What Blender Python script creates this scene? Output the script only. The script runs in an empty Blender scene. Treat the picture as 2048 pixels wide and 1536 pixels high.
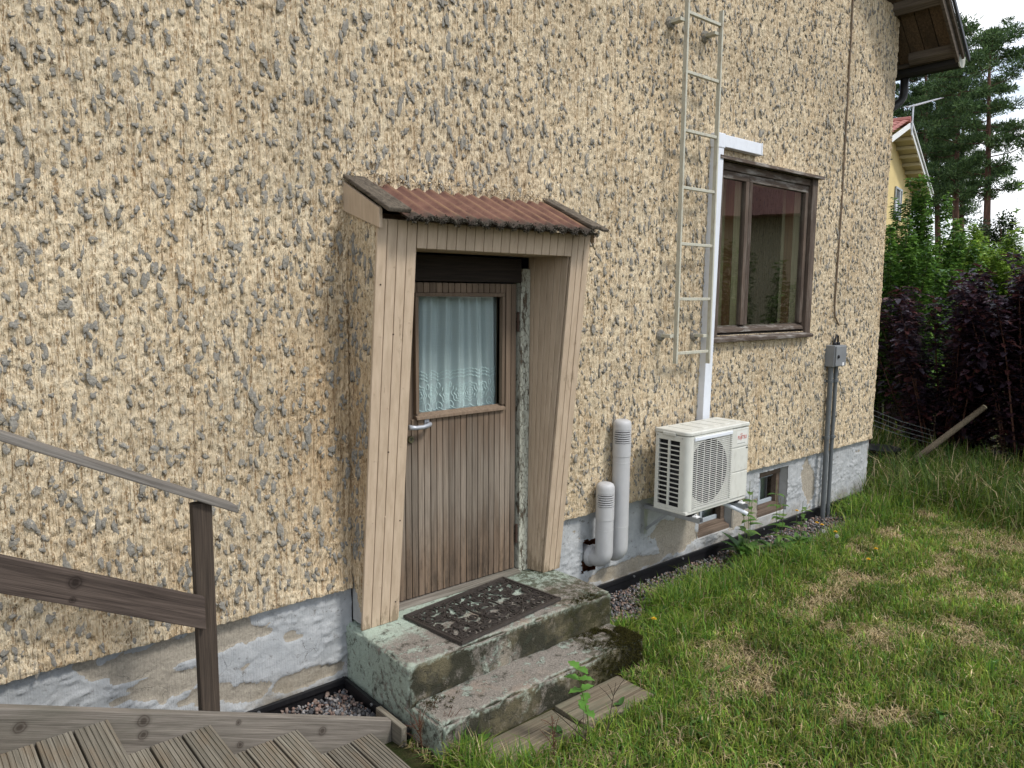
import bpy, math, random
import numpy as np
from mathutils import Matrix, Vector
rng = np.random.default_rng(7); random.seed(7)
sc = bpy.context.scene; COL = sc.collection
R = math.radians

# ------------------------------------------------------------------ camera
FPX, YAW, PITCH, ROLL = 1500.0, 0.70915, 0.12041, 0.008146     # focal length in px of a 2048 px wide picture
CAM = np.array([0.0, -3.5, 2.15])
_cy, _sy, _cp, _sp = math.cos(YAW), math.sin(YAW), math.cos(PITCH), math.sin(PITCH)
FWD = np.array([_sy*_cp, _cy*_cp, -_sp]); _r0 = np.array([_cy, -_sy, 0.0]); _u0 = np.cross(_r0, FWD)
RGT = math.cos(ROLL)*_r0 + math.sin(ROLL)*_u0; UPV = -math.sin(ROLL)*_r0 + math.cos(ROLL)*_u0
def ray(px, py): return (px-1024)/FPX*RGT - (py-768)/FPX*UPV + FWD
def onY(px, py, y=0.0): d = ray(px, py); return CAM + d*(y-CAM[1])/d[1]
def onZ(px, py, z=0.0): d = ray(px, py); return CAM + d*(z-CAM[2])/d[2]
def at(px, py, s): return CAM + ray(px, py)*s
def proj(P):
    d = np.atleast_2d(P)-CAM; w = d@FWD
    return np.stack([1024+FPX*(d@RGT)/w, 768-FPX*(d@UPV)/w, w], 1)
cd = bpy.data.cameras.new('camera'); cam = bpy.data.objects.new('camera', cd); COL.objects.link(cam)
cd.sensor_width = 36; cd.sensor_fit = 'HORIZONTAL'; cd.lens = FPX/2048*36; cd.clip_start = .05; cd.clip_end = 600
cam.matrix_world = Matrix(((RGT[0], UPV[0], -FWD[0], CAM[0]), (RGT[1], UPV[1], -FWD[1], CAM[1]), (RGT[2], UPV[2], -FWD[2], CAM[2]), (0, 0, 0, 1)))
sc.camera = cam

# ------------------------------------------------------------------ light
SUN_DIR = Vector((0.30, -0.72, 0.98)).normalized()      # towards the sun
w = bpy.data.worlds.new('World'); sc.world = w; w.use_nodes = True
nt = w.node_tree; nt.nodes.clear()
o_ = nt.nodes.new('ShaderNodeOutputWorld'); bg = nt.nodes.new('ShaderNodeBackground'); sky = nt.nodes.new('ShaderNodeTexSky')
sky.sky_type = 'NISHITA'; sky.sun_disc = False; sky.sun_elevation = math.asin(SUN_DIR.z); sky.sun_rotation = math.atan2(SUN_DIR.x, SUN_DIR.y)
tcw = nt.nodes.new('ShaderNodeTexCoord'); mpw = nt.nodes.new('ShaderNodeMapping'); mpw.inputs['Scale'].default_value = (1, 1, 3.2)
nzw = nt.nodes.new('ShaderNodeTexNoise'); nzw.inputs['Scale'].default_value = 2.2; nzw.inputs['Detail'].default_value = 6
rpw = nt.nodes.new('ShaderNodeValToRGB'); rpw.color_ramp.elements[0].position = .38; rpw.color_ramp.elements[1].position = .57
mxw = nt.nodes.new('ShaderNodeMix'); mxw.data_type = 'RGBA'; mxw.inputs['B'].default_value = (8.6, 8.8, 9.1, 1)
L_ = nt.links.new
L_(tcw.outputs['Generated'], mpw.inputs['Vector']); L_(mpw.outputs[0], nzw.inputs['Vector']); L_(nzw.outputs['Fac'], rpw.inputs['Fac'])
L_(rpw.outputs['Color'], mxw.inputs['Factor']); L_(sky.outputs[0], mxw.inputs['A']); L_(mxw.outputs['Result'], bg.inputs['Color'])
bg.inputs['Strength'].default_value = 0.1; L_(bg.outputs[0], o_.inputs['Surface'])
sl = bpy.data.lights.new('sun', 'SUN'); so = bpy.data.objects.new('sun', sl); COL.objects.link(so)
sl.energy = 1.5; sl.angle = R(10); sl.color = (1, .96, .9); so.rotation_euler = (-SUN_DIR).to_track_quat('-Z', 'Y').to_euler(); so.location = (0, -6, 12)
vs = sc.view_settings; vs.view_transform = 'Standard'; vs.look = 'None'; vs.gamma = 1; vs.exposure = 0.88; vs.use_curve_mapping = False

# ------------------------------------------------------------------ material helpers
class T:
    def __init__(s, name):
        s.m = bpy.data.materials.new(name); s.m.use_nodes = True; s.t = s.m.node_tree; s.t.nodes.clear(); s.out = s.n('OutputMaterial')
    def n(s, k): return s.t.nodes.new('ShaderNode'+k)
    def put(s, sock, v):
        if v is None: return
        if isinstance(v, bpy.types.NodeSocket): s.t.links.new(v, sock)
        else:
            if isinstance(v, (tuple, list)) and len(v) == 3 and sock.type == 'RGBA': v = (*v, 1)
            sock.default_value = v
    def co(s, k='Object'): return s.n('TexCoord').outputs[k]
    def geo(s, k): return s.n('NewGeometry').outputs[k]
    def rnd(s): return s.n('ObjectInfo').outputs['Random']
    def attr(s, name, k='Fac'): a = s.n('Attribute'); a.attribute_name = name; return a.outputs[k]
    def map(s, v, sc_=(1, 1, 1), loc=(0, 0, 0), rot=(0, 0, 0)):
        a = s.n('Mapping'); s.put(a.inputs['Vector'], v); a.inputs['Scale'].default_value = sc_; s.put(a.inputs['Location'], loc); a.inputs['Rotation'].default_value = rot; return a.outputs[0]
    def noise(s, v, scale, detail=4, rough=.55, dist=0, o='Fac'):
        a = s.n('TexNoise'); s.put(a.inputs['Vector'], v); a.inputs['Scale'].default_value = scale; a.inputs['Detail'].default_value = detail
        a.inputs['Roughness'].default_value = rough; a.inputs['Distortion'].default_value = dist; return a.outputs[o]
    def vor(s, v, scale, f='F1', o='Distance', rnd=1.0):
        a = s.n('TexVoronoi'); a.feature = f; s.put(a.inputs['Vector'], v); a.inputs['Scale'].default_value = scale; a.inputs['Randomness'].default_value = rnd; return a.outputs[o]
    def ramp(s, f, els):
        a = s.n('ValToRGB'); s.put(a.inputs[0], f); e = a.color_ramp.elements
        while len(e) < len(els): e.new(.5)
        for k, (p, c) in zip(e, els):
            k.position = p; k.color = (c, c, c, 1) if isinstance(c, (int, float)) else (*c, 1)
        return a.outputs[0]
    def mix(s, f, a, b, mode='MIX'):
        x = s.n('Mix'); x.data_type = 'RGBA'; x.blend_type = mode; s.put(x.inputs['Factor'], f)
        s.put(x.inputs[6], a); s.put(x.inputs[7], b); return x.outputs[2]
    def math(s, op, a, b=None, clamp=False):
        x = s.n('Math'); x.operation = op; x.use_clamp = clamp; s.put(x.inputs[0], a); s.put(x.inputs[1], b); return x.outputs[0]
    def sep(s, v): x = s.n('SeparateXYZ'); s.put(x.inputs[0], v); return x.outputs
    def comb(s, x_, y_, z_): x = s.n('CombineXYZ'); s.put(x.inputs[0], x_); s.put(x.inputs[1], y_); s.put(x.inputs[2], z_); return x.outputs[0]
    def hsv(s, c, h=.5, sat=1, v=1): x = s.n('HueSaturation'); s.put(x.inputs['Hue'], h); s.put(x.inputs['Saturation'], sat); s.put(x.inputs['Value'], v); s.put(x.inputs['Color'], c); return x.outputs[0]
    def bump(s, h, st=.5, d=.01, nrm=None):
        x = s.n('Bump'); x.inputs['Strength'].default_value = st; x.inputs['Distance'].default_value = d; s.put(x.inputs['Height'], h); s.put(x.inputs['Normal'], nrm); return x.outputs[0]
    def bsdf(s, col, rough=.8, nrm=None, metal=0, spec=.3, trans=None):
        p = s.n('BsdfPrincipled'); s.put(p.inputs['Base Color'], col); s.put(p.inputs['Roughness'], rough); s.put(p.inputs['Normal'], nrm)
        p.inputs['Metallic'].default_value = metal; p.inputs['Specular IOR Level'].default_value = spec
        sh = p.outputs[0]
        if trans:
            d = s.n('BsdfTranslucent'); s.put(d.inputs['Color'], col); mx = s.n('MixShader'); mx.inputs[0].default_value = trans
            s.t.links.new(sh, mx.inputs[1]); s.t.links.new(d.outputs[0], mx.inputs[2]); sh = mx.outputs[0]
        s.t.links.new(sh, s.out.inputs['Surface']); return s.m

MAT = {}
def plain(name, col, rough=.6, metal=0, spec=.3, var=.12, grime=.0, grimec=(.12, .1, .07), bump=.0, scale=14):
    t = T(name); v = t.co(); n1 = t.noise(v, scale, 5); c = t.mix(1, col, t.ramp(n1, [(.25, 1-var), (.75, 1+var*.5)]), 'MULTIPLY')
    if grime:
        g = t.ramp(t.noise(t.map(v, (1, 1, .35)), scale*1.7, 7, .7), [(.52, 0), (.78, grime)]); c = t.mix(g, c, grimec)
    nr = t.bump(t.noise(v, scale*12, 3), bump, .003) if bump else None
    MAT[name] = t.bsdf(c, t.ramp(n1, [(.2, max(0, rough-.08)), (.8, min(1, rough+.08))]), nr, metal, spec); return MAT[name]
def wood(name, c1, c2, axis, slope=0.0, knots=(), grime=None, gscale=1.0, rough=.85, var=.35, coarse=1.0):
    """grain runs along axis (0,1,2)"""
    t = T(name); v0 = t.co(); off = t.comb(t.math('MULTIPLY', t.rnd(), 31.7), t.math('MULTIPLY', t.rnd(), 17.3), t.math('MULTIPLY', t.rnd(), 7.1))
    a = t.n('VectorMath'); a.operation = 'ADD'; t.put(a.inputs[0], v0); t.put(a.inputs[1], off); v = a.outputs[0]
    s1 = [60*coarse]*3; s1[axis] = 2.2; s2 = [260*coarse]*3; s2[axis] = 5
    v = t.map(v, (1, 1, 1), (0, 0, 0), (0, -slope, 0)) if slope else v; wv = t.noise(t.map(v, tuple(s1)), 1.0, 5, .6, .8); fine = t.noise(t.map(v, tuple(s2)), 1.0, 3, .6)
    c = t.mix(t.ramp(wv, [(.3, 0), (.7, 1)]), c1, c2)
    c = t.mix(.55, c, t.ramp(fine, [(.25, .35), (.6, 1.1)]), 'MULTIPLY')
    c = t.mix(1, c, t.ramp(t.rnd(), [(0, 1-var), (1, 1+var*.3)]), 'MULTIPLY')
    if grime:
        g = t.ramp(t.noise(t.map(v0, tuple(.22 if k == axis else 1 for k in range(3))), 5*gscale, 8, .65), [(.48, 0), (.7, 1)]); c = t.mix(t.math('MULTIPLY', g, grime[3]), c, grime[:3])
    for kx, kz, kr in knots:
        dv = t.n('VectorMath'); dv.operation = 'DISTANCE'; t.put(dv.inputs[0], t.mix(.012, t.map(v0, (1, 0, 1)), t.noise(v0, 30, 3, .6, 0, 'Color'))); dv.inputs[1].default_value = (kx*.988+.006, .006, kz*.988+.006)
        dd = t.math('DIVIDE', dv.outputs['Value'], kr); c = t.mix(t.ramp(dd, [(.25, .85), (.45, .35), (.55, .8), (.7, .25), (1.0, 0)]), c, (c1[0]*.35, c1[1]*.3, c1[2]*.28))
    h = t.math('ADD', fine, t.math('MULTIPLY', wv, .6))
    MAT[name] = t.bsdf(c, rough, t.bump(h, .6, .003), spec=.25); return MAT[name]

# plaster: cream roughcast
def mk_plaster():
    t = T('plaster'); v = t.co()
    big = t.noise(v, 1.1, 3); mid = t.noise(t.map(v, (1, 1, .45)), 26, 6, .7); st = t.noise(t.map(v, (1, 1, .045)), 85, 3, .6); fine = t.noise(t.map(v, (1, 1, .6)), 130, 4, .7)
    c = t.mix(t.ramp(mid, [(.3, 0), (.62, 1)]), (.53, .40, .245), (.80, .675, .475))
    c = t.mix(t.ramp(st, [(.36, .85), (.46, 0)]), c, (.27, .165, .075))
    c = t.mix(t.ramp(fine, [(.46, 0), (.66, .7)]), c, (.86, .76, .585))
    gr = t.ramp(t.noise(t.map(v, (1, 1, .35)), 40, 5, .6), [(.60, 0), (.68, .7)]); c = t.mix(gr, c, (.32, .30, .27))
    sp = t.ramp(t.noise(t.map(v, (1, 1, .5)), 62, 3, .6), [(.63, 0), (.70, .85)]); c = t.mix(sp, c, (.085, .062, .038))
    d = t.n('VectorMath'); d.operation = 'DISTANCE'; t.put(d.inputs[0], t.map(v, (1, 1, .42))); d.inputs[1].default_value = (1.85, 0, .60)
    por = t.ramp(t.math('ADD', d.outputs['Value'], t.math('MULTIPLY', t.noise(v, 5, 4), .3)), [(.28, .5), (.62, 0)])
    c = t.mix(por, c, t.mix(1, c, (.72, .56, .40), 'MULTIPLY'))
    c = t.mix(1, c, t.ramp(big, [(.3, .82), (.7, 1.08)]), 'MULTIPLY'); c = t.mix(t.math('MULTIPLY', t.ramp(t.noise(t.map(v, (1, 1, .22)), 3.2, 6, .7), [(.5, 0), (.72, .5)]), 1), c, t.mix(1, c, (.78, .64, .48), 'MULTIPLY'))
    st2 = t.noise(t.map(v, (1, 1, .05)), 190, 2, .6); c = t.mix(t.ramp(st2, [(.34, .75), (.46, 0)]), c, (.22, .14, .07))
    h = t.math('ADD', t.math('MULTIPLY', fine, .6), t.math('ADD', t.math('ADD', st, t.math('MULTIPLY', st2, .8)), t.math('MULTIPLY', mid, .7)))
    MAT['plaster'] = t.bsdf(c, .95, t.bump(h, 1.0, .012), spec=.1)
mk_plaster()
def mk_lump():
    t = T('plaster_lump'); v = t.geo('Position'); n1 = t.noise(v, 60, 5, .7); n2 = t.noise(v, 200, 3)
    c = t.mix(t.ramp(n1, [(.35, 0), (.65, 1)]), (.19, .178, .155), (.315, .298, .262))
    c = t.mix(t.ramp(t.noise(v, 38, 4), [(.57, 0), (.68, .8)]), c, (.58, .45, .27))
    MAT['lump'] = t.bsdf(c, .95, t.bump(t.math('ADD', n1, n2), .8, .006), spec=.1)
mk_lump()
def mk_plinth():
    t = T('plinth_paint'); v = t.co(); pe = t.attr('peel')
    n1 = t.noise(v, 9, 6, .65); fine = t.noise(v, 70, 5, .7); rake = t.noise(t.map(v, (1, 1, .05)), 120, 2)
    paint = t.mix(t.ramp(n1, [(.3, 0), (.7, 1)]), (.33, .345, .355), (.45, .46, .465))
    paint = t.mix(t.ramp(t.noise(v, 22, 8, .75), [(.58, 0), (.66, .8)]), paint, (.15, .14, .125))
    bare = t.mix(t.ramp(fine, [(.3, 0), (.7, 1)]), (.26, .23, .19), (.41, .37, .30))
    z = t.sep(v)[2]
    low = t.math('MULTIPLY', t.ramp(z, [(.05, 1), (.22, 0)]), t.ramp(t.noise(v, 6, 6, .7), [(.4, 0), (.62, .75)])); 
    c = t.mix(t.ramp(pe, [(.45, 0), (.55, 1)]), paint, bare); c = t.mix(low, c, (.23, .19, .13))
    cr = t.math('MULTIPLY', t.ramp(t.vor(t.mix(.12, v, t.noise(v, 9, 4, .6, 0, 'Color')), 9, 'DISTANCE_TO_EDGE'), [(.0, 1), (.014, 0)]), t.ramp(t.noise(v, 4, 3), [(.52, 0), (.66, .7)])); c = t.mix(cr, c, (.09, .08, .07))
    h = t.math('SUBTRACT', t.math('ADD', t.math('MULTIPLY', rake, .9), fine), cr)
    MAT['plinth'] = t.bsdf(c, .9, t.bump(h, .7, .006), spec=.15)
mk_plinth()
def mk_steps():
    t = T('step_concrete'); v = t.co(); p = t.sep(v); nz = t.sep(t.geo('Normal'))
    ag = t.vor(v, 210, 'F1'); n1 = t.noise(v, 7, 7, .7); n2 = t.noise(v, 24, 7, .75); fine = t.noise(v, 120, 4, .7)
    c = t.mix(t.ramp(fine, [(.3, 0), (.7, 1)]), (.16, .145, .125), (.37, .33, .285))
    c = t.mix(t.ramp(t.noise(v, 4.5, 5), [(.52, 0), (.68, .4)]), c, (.40, .29, .21))
    # remains of mint-green paint: thick near the door and on the left cheek
    back = t.ramp(t.math('ADD', t.math('ADD', p[1], .40), t.math('MULTIPLY', n1, .5)), [(.32, 0), (.44, 1)])
    left = t.math('MULTIPLY', t.ramp(t.math('ABSOLUTE', nz[0]), [(.5, 0), (.8, .9)]), t.ramp(n2, [(.40, 0), (.50, 1)]))
    spots = t.ramp(t.noise(v, 14, 7, .7), [(.55, 0), (.59, .8)])
    mint = t.math('MAXIMUM', t.math('MAXIMUM', t.math('MULTIPLY', back, t.ramp(n2, [(.34, 0), (.42, 1)])), left), t.math('MULTIPLY', spots, .8))
    c = t.mix(mint, c, t.mix(t.ramp(fine, [(.3, 0), (.7, 1)]), (.35, .43, .35), (.50, .58, .50)))
    # dark lichen on the risers
    front = t.ramp(t.math('MULTIPLY', nz[1], -1), [(.45, 0), (.8, 1)])
    lich = t.math('MULTIPLY', front, t.ramp(t.noise(t.map(v, (1, 1, .7)), 5.5, 8, .75), [(.385, 0), (.50, .95)]))
    lich = t.math('MAXIMUM', lich, t.math('MULTIPLY', front, t.math('MULTIPLY', t.ramp(t.math('SUBTRACT', p[0], 2.3), [(.3, 0), (.6, .95)]), t.ramp(n2, [(.30, 0), (.46, 1)]))))
    c = t.mix(lich, c, (.035, .035, .022))
    och = t.math('MULTIPLY', front, t.ramp(t.noise(v, 3.3, 4), [(.5, 0), (.62, .28)])); c = t.mix(och, c, (.38, .32, .19))
    dk = t.ramp(t.noise(v, 11, 8, .8), [(.54, 0), (.62, .9)]); c = t.mix(dk, c, (.07, .065, .05))
    pt = t.ramp(t.math('ADD', t.geo('Pointiness'), t.math('MULTIPLY', t.math('SUBTRACT', n2, .5), .10)), [(.525, 0), (.56, .85)]); c = t.mix(pt, c, (.40, .46, .38))
    right = t.math('MULTIPLY', t.ramp(t.math('ADD', p[0], t.math('MULTIPLY', n1, .5)), [(.0, 0), (1.0, 1)]), 1)
    rm = t.math('MULTIPLY', t.ramp(t.math('SUBTRACT', t.math('ADD', p[0], t.math('MULTIPLY', n1, .5)), 2.2), [(.95, 0), (1.15, .9)]), t.ramp(n2, [(.42, 0), (.55, 1)]))
    c = t.mix(t.math('MULTIPLY', rm, .9), c, (.05, .048, .022))
    h = t.math('ADD', fine, t.math('ADD', n2, t.math('MULTIPLY', mint, .5)))
    MAT['steps'] = t.bsdf(c, .95, t.bump(h, .9, .012), spec=.12)
mk_steps()
def mk_porch():
    t = T('porch_paint'); v = t.co(); n = t.noise(t.map(v, (1, 1, .15)), 40, 5, .6); g = t.noise(t.map(v, (1, 1, .25)), 9, 8, .75)
    c = t.mix(t.ramp(n, [(.3, 0), (.7, 1)]), (.42, .32, .225), (.54, .425, .31))
    low = t.ramp(t.sep(v)[2], [(.0, .14), (1.0, 0)])
    c = t.mix(t.ramp(t.math('ADD', g, t.ramp(t.math('SUBTRACT', t.sep(v)[2], .36), [(0, .16), (.35, 0)])), [(.63, 0), (.70, .75)]), c, (.20, .15, .095))
    c = t.mix(1, c, t.ramp(t.rnd(), [(0, .9), (1, 1.04)]), 'MULTIPLY')
    MAT['porch'] = t.bsdf(c, .6, t.bump(t.math('ADD', n, g), .35, .004), spec=.3)
mk_porch()
def mk_door():
    t = T('door_wood'); v0 = t.co(); r = t.rnd()
    a = t.n('VectorMath'); a.operation = 'ADD'; t.put(a.inputs[0], v0); t.put(a.inputs[1], t.comb(t.math('MULTIPLY', r, 9), 0, t.math('MULTIPLY', r, 5))); v = a.outputs[0]
    n = t.noise(t.map(v, (60, 60, 1.6)), 1, 6, .65, .4); f = t.noise(t.map(v, (220, 220, 4)), 1, 4, .6)
    varn = t.mix(t.ramp(n, [(.3, 0), (.7, 1)]), (.12, .082, .055), (.25, .18, .125))
    grey = t.mix(t.ramp(f, [(.3, 0), (.7, 1)]), (.17, .14, .11), (.35, .295, .235))
    z = t.sep(v0)[2]
    worn = t.ramp(t.math('ADD', t.math('MULTIPLY', t.math('ABSOLUTE', t.math('SUBTRACT', z, .98)), 1.1), t.math('MULTIPLY', t.noise(t.map(v, (14, 14, 1.4)), 1, 5, .7), .8)), [(.52, .95), (.85, .1)])
    c = t.mix(worn, varn, grey)
    blk = t.math('MULTIPLY', t.ramp(t.noise(t.map(v0, (26, 26, 5)), 1, 8, .8), [(.46, 0), (.60, .85)]), t.ramp(z, [(.35, 1), (1.45, 0)])); c = t.mix(blk, c, (.05, .038, .028))
    org = t.math('MULTIPLY', t.ramp(n, [(.5, 0), (.7, .5)]), t.ramp(z, [(.4, 1), (.95, 0)])); c = t.mix(org, c, (.33, .21, .12))
    c = t.mix(1, c, t.ramp(r, [(0, .62), (1, 1.02)]), 'MULTIPLY')
    MAT['door'] = t.bsdf(c, .8, t.bump(f, .6, .002), spec=.25)
mk_door()
def mk_peel():
    t = T('peeling_post'); v = t.co(); f = t.vor(t.map(v, (1, 1, .45), (0, 0, 0)), 58, 'DISTANCE_TO_EDGE'); n = t.noise(t.map(v, (1, 1, .3)), 24, 7, .8)
    m = t.ramp(n, [(.54, 1), (.60, 0)]); m = t.math('MULTIPLY', m, t.ramp(f, [(.0, .3), (.05, 1)]))
    c = t.mix(m, t.mix(t.noise(t.map(v, (80, 80, 3)), 1, 4), (.06, .045, .03), (.17, .13, .09)), t.mix(t.noise(v, 60, 3), (.36, .37, .30), (.52, .52, .44)))
    MAT['peel'] = t.bsdf(c, .8, t.bump(m, 1.0, .006), spec=.2)
mk_peel()
wood('wood_dark_z', (.036, .027, .021), (.10, .076, .058), 2, var=.25)
wood('wood_dark_x', (.055, .042, .032), (.13, .105, .082), 0, var=.25)
wood('wood_rail', (.038, .028, .023), (.105, .08, .066), 0, .457, knots=[(*onY(150, 1165, -.54)[[0, 2]], .035), (*onY(145, 1200, -.54)[[0, 2]], .018)], var=.2)
wood('wood_hand', (.13, .115, .10), (.27, .25, .225), 0, .467, var=.1)
wood('wood_stringer', (.12, .105, .088), (.27, .24, .205), 0, .393, knots=[(*onY(k_[0], k_[1], -.555)[[0, 2]], k_[2]) for k_ in ((40, 1455, .032), (287, 1443, .036), (287, 1470, .028), (480, 1490, .022), (645, 1462, .03), (478, 1445, .018))], var=.1, grime=(.08, .085, .06, .5))
wood('wood_grey_x', (.13, .115, .095), (.28, .25, .215), 0, var=.2, grime=(.08, .085, .06, .5))
wood('wood_grey_y', (.15, .135, .105), (.31, .28, .225), 1, var=.3, grime=(.17, .115, .065, .6), gscale=3)
wood('wood_black_y', (.045, .036, .028), (.18, .15, .115), 1, var=.2)
wood('window_wood', (.055, .04, .032), (.13, .095, .072), 2, var=.3, grime=(.28, .25, .21, .3), gscale=5)
wood('window_wood_x', (.055, .04, .032), (.14, .105, .08), 0, var=.3, grime=(.40, .38, .35, .75), gscale=4)
wood('basement_wood', (.095, .066, .048), (.19, .145, .11), 0, var=.25, grime=(.09, .055, .04, .6), gscale=4)
wood('wood_head', (.014, .011, .009), (.035, .026, .02), 0, var=.2)
wood('soffit_wood', (.06, .042, .027), (.15, .10, .062), 0, var=.35, grime=(.035, .028, .02, .8), gscale=1.2)
wood('rafter_wood', (.07, .055, .042), (.16, .13, .10), 1, var=.3)
wood('inner_wood', (.46, .40, .26), (.58, .52, .36), 2, var=.3)
wood('inner_brown', (.17, .08, .045), (.25, .13, .07), 2, var=.2)
wood('ground_board', (.12, .095, .065), (.25, .21, .15), 0, var=.25, grime=(.10, .12, .08, .75), gscale=2)
wood('pole_wood', (.10, .078, .05), (.20, .16, .11), 2, var=.1)
def mk_roof():
    t = T('porch_roof_sheet'); v = t.co(); n = t.noise(v, 9, 6, .7); f = t.noise(v, 90, 4, .7)
    c = t.mix(t.ramp(n, [(.35, 0), (.65, 1)]), (.10, .050, .040), (.185, .098, .072))
    sx = t.math('SINE', t.math('MULTIPLY', t.sep(v)[0], 2*math.pi/.0915))
    c = t.mix(t.math('MULTIPLY', t.ramp(sx, [(.35, 0), (1, .75)]), t.ramp(t.noise(v, 5, 3), [(.35, .2), (.65, 1)])), c, (.25, .15, .085))
    c = t.mix(t.ramp(f, [(.55, 0), (.72, .7)]), c, (.07, .05, .04)); c = t.mix(t.ramp(t.math('ADD', t.math('MULTIPLY', t.sep(v)[1], -1), t.math('MULTIPLY', t.noise(v, 30, 5, .7), .12)), [(.40, 0), (.47, .9)]), c, (.045, .04, .033))
    MAT['roofsheet'] = t.bsdf(c, .9, t.bump(f, .4, .003), spec=.2)
mk_roof()
def glass(name, tint=(.93, .97, .96), f0=.08, rough=0.0):
    t = T(name); lw = t.n('LayerWeight'); lw.inputs['Blend'].default_value = .5; fac = t.math('ADD', f0, t.math('MULTIPLY', t.math('POWER', lw.outputs['Facing'], 3.0), 1-f0), True)
    tr = t.n('BsdfTransparent'); tr.inputs[0].default_value = (*tint, 1)
    gl = t.n('BsdfGlossy'); gl.inputs['Roughness'].default_value = rough; t.put(gl.inputs['Normal'], t.bump(t.noise(t.co(), 2.2, 2), .05, .02))
    mx = t.n('MixShader'); t.t.links.new(fac, mx.inputs[0]); t.t.links.new(tr.outputs[0], mx.inputs[1]); t.t.links.new(gl.outputs[0], mx.inputs[2])
    t.t.links.new(mx.outputs[0], t.out.inputs['Surface']); MAT[name] = t.m
glass('glass', f0=.17); glass('glass_door', f0=.03)
def mk_curtain():
    t = T('curtain_cloth'); v = t.co(); wv = t.noise(t.map(v, (260, 260, 6)), 1, 2); wv2 = t.noise(t.map(v, (6, 6, 260)), 1, 2)
    c = t.mix(t.math('MULTIPLY', t.math('ADD', wv, wv2), .5), (.46, .54, .55), (.60, .67, .68))
    MAT['curtain'] = t.bsdf(c, .95, spec=.05, trans=.3)
mk_curtain()
plain('lace', (.62, .74, .74), .9, var=.1)
plain('white_plastic', (.70, .73, .78), .4, var=.05, spec=.4, grime=.15)
plain('ac_case', (.60, .60, .55), .45, var=.06, spec=.4, grime=.4, grimec=(.3, .28, .22))
plain('ac_grille', (.66, .66, .62), .45, var=.05)
plain('ac_dark', (.028, .028, .03), .7)
plain('ac_coil', (.02, .02, .022), .8)
plain('vent_grey', (.45, .45, .455), .5, var=.05, spec=.4, grime=.12)
plain('ladder_paint', (.47, .46, .38), .55, var=.1, grime=.8, grimec=(.22, .13, .06), scale=22)
plain('black_plastic', (.012, .012, .014), .45, var=.2, grime=.3, grimec=(.06, .055, .05))
plain('box_grey', (.20, .21, .22), .5, var=.1, grime=.3)
plain('conduit_grey', (.115, .125, .13), .55, var=.15, grime=.4, grimec=(.28, .29, .29))
plain('cable_brown', (.17, .125, .085), .7)
plain('steel', (.42, .43, .44), .42, metal=.8, var=.1, grime=.3)
plain('handle_grey', (.42, .44, .48), .42, metal=.4, var=.1)
plain('brass', (.16, .15, .09), .5, metal=.7, var=.2)
plain('rust', (.06, .036, .026), .85, var=.3)
plain('rubber', (.048, .040, .035), .5, var=.3, grime=.25, grimec=(.12, .10, .08), bump=.3, scale=30)
plain('brick_red', (.17, .06, .03), .95, var=.5, scale=40, bump=.6)
plain('logo_red', (.45, .04, .03), .5); plain('logo_grey', (.22, .24, .22), .6); plain('label_dark', (.06, .07, .06), .6); plain('label_white', (.7, .7, .7), .6)
plain('room_wall', (.36, .38, .42), .9); plain('blind', (.42, .45, .36), .7)
plain('gutter_dark', (.018, .017, .016), .5); plain('roof_metal', (.07, .075, .085), .5, metal=.4); plain('gutter_end', (.45, .46, .40), .6)
plain('yellow_wall', (.62, .49, .23), .9, var=.12, scale=2); plain('white_trim', (.68, .69, .68), .6); plain('cream_wood', (.45, .41, .27), .8, var=.1)
plain('dark_pane', (.10, .115, .13), .08, spec=.6); plain('grey_frame', (.36, .40, .43), .6); plain('antenna_metal', (.5, .52, .54), .4, metal=.6)
def mk_tiles():
    t = T('red_tiles'); v = t.co(); n = t.noise(v, 3, 4); c = t.mix(n, (.28, .10, .08), (.38, .16, .135))
    MAT['tiles'] = t.bsdf(c, .7, spec=.3)
mk_tiles()
plain('dull_tiles', (.44, .24, .22), .8, var=.2, scale=2)
def mk_ground():
    t = T('soil'); v = t.co(); n = t.noise(v, 6, 6, .7); f = t.noise(v, 60, 5, .7)
    c = t.mix(t.ramp(n, [(.4, 0), (.6, 1)]), (.030, .040, .012), (.085, .07, .035)); c = t.mix(t.ramp(f, [(.4, 0), (.7, .7)]), c, (.03, .03, .015))
    MAT['soil'] = t.bsdf(c, .95, t.bump(f, .8, .02), spec=.1)
mk_ground()
def vcol(name, trans=.25, rough=.6, spec=.25):
    t = T(name); c = t.attr('tint', 'Color'); MAT[name] = t.bsdf(c, rough, spec=spec, trans=trans)
vcol('grass', .34, .55); vcol('leaf', .3, .38, .45); vcol('stone', None, .85, .2); vcol('needle', .15, .7); vcol('mosscol', .1, .95, .05)
t = T('bark_pine'); v = t.co(); n = t.noise(t.map(v, (1, 1, .2)), 9, 6, .7); z = t.sep(v)[2]
c = t.mix(t.ramp(z, [(0, 0), (1, 1)]), (.075, .045, .035), (.075, .045, .035)); c = t.mix(t.ramp(n, [(.35, 0), (.65, 1)]), (.055, .035, .028), (.15, .085, .06)); MAT['bark'] = t.bsdf(c, .9, t.bump(n, .8, .03), spec=.1)
plain('stem', (.05, .035, .025), .8, var=.3); plain('stem_green', (.11, .14, .04), .7, var=.2); plain('stem_red', (.10, .045, .03), .7)
plain('petal', (.75, .46, .02), .6); plain('fluff', (.5, .5, .46), .9); plain('wire', (.30, .32, .31), .5, metal=.5); plain('seed', (.17, .085, .045), .85, var=.4)
plain('bare_plaster', (.42, .42, .41), .95, var=.2, bump=.5); plain('white_paint_chip', (.62, .64, .66), .7, var=.15)

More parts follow.
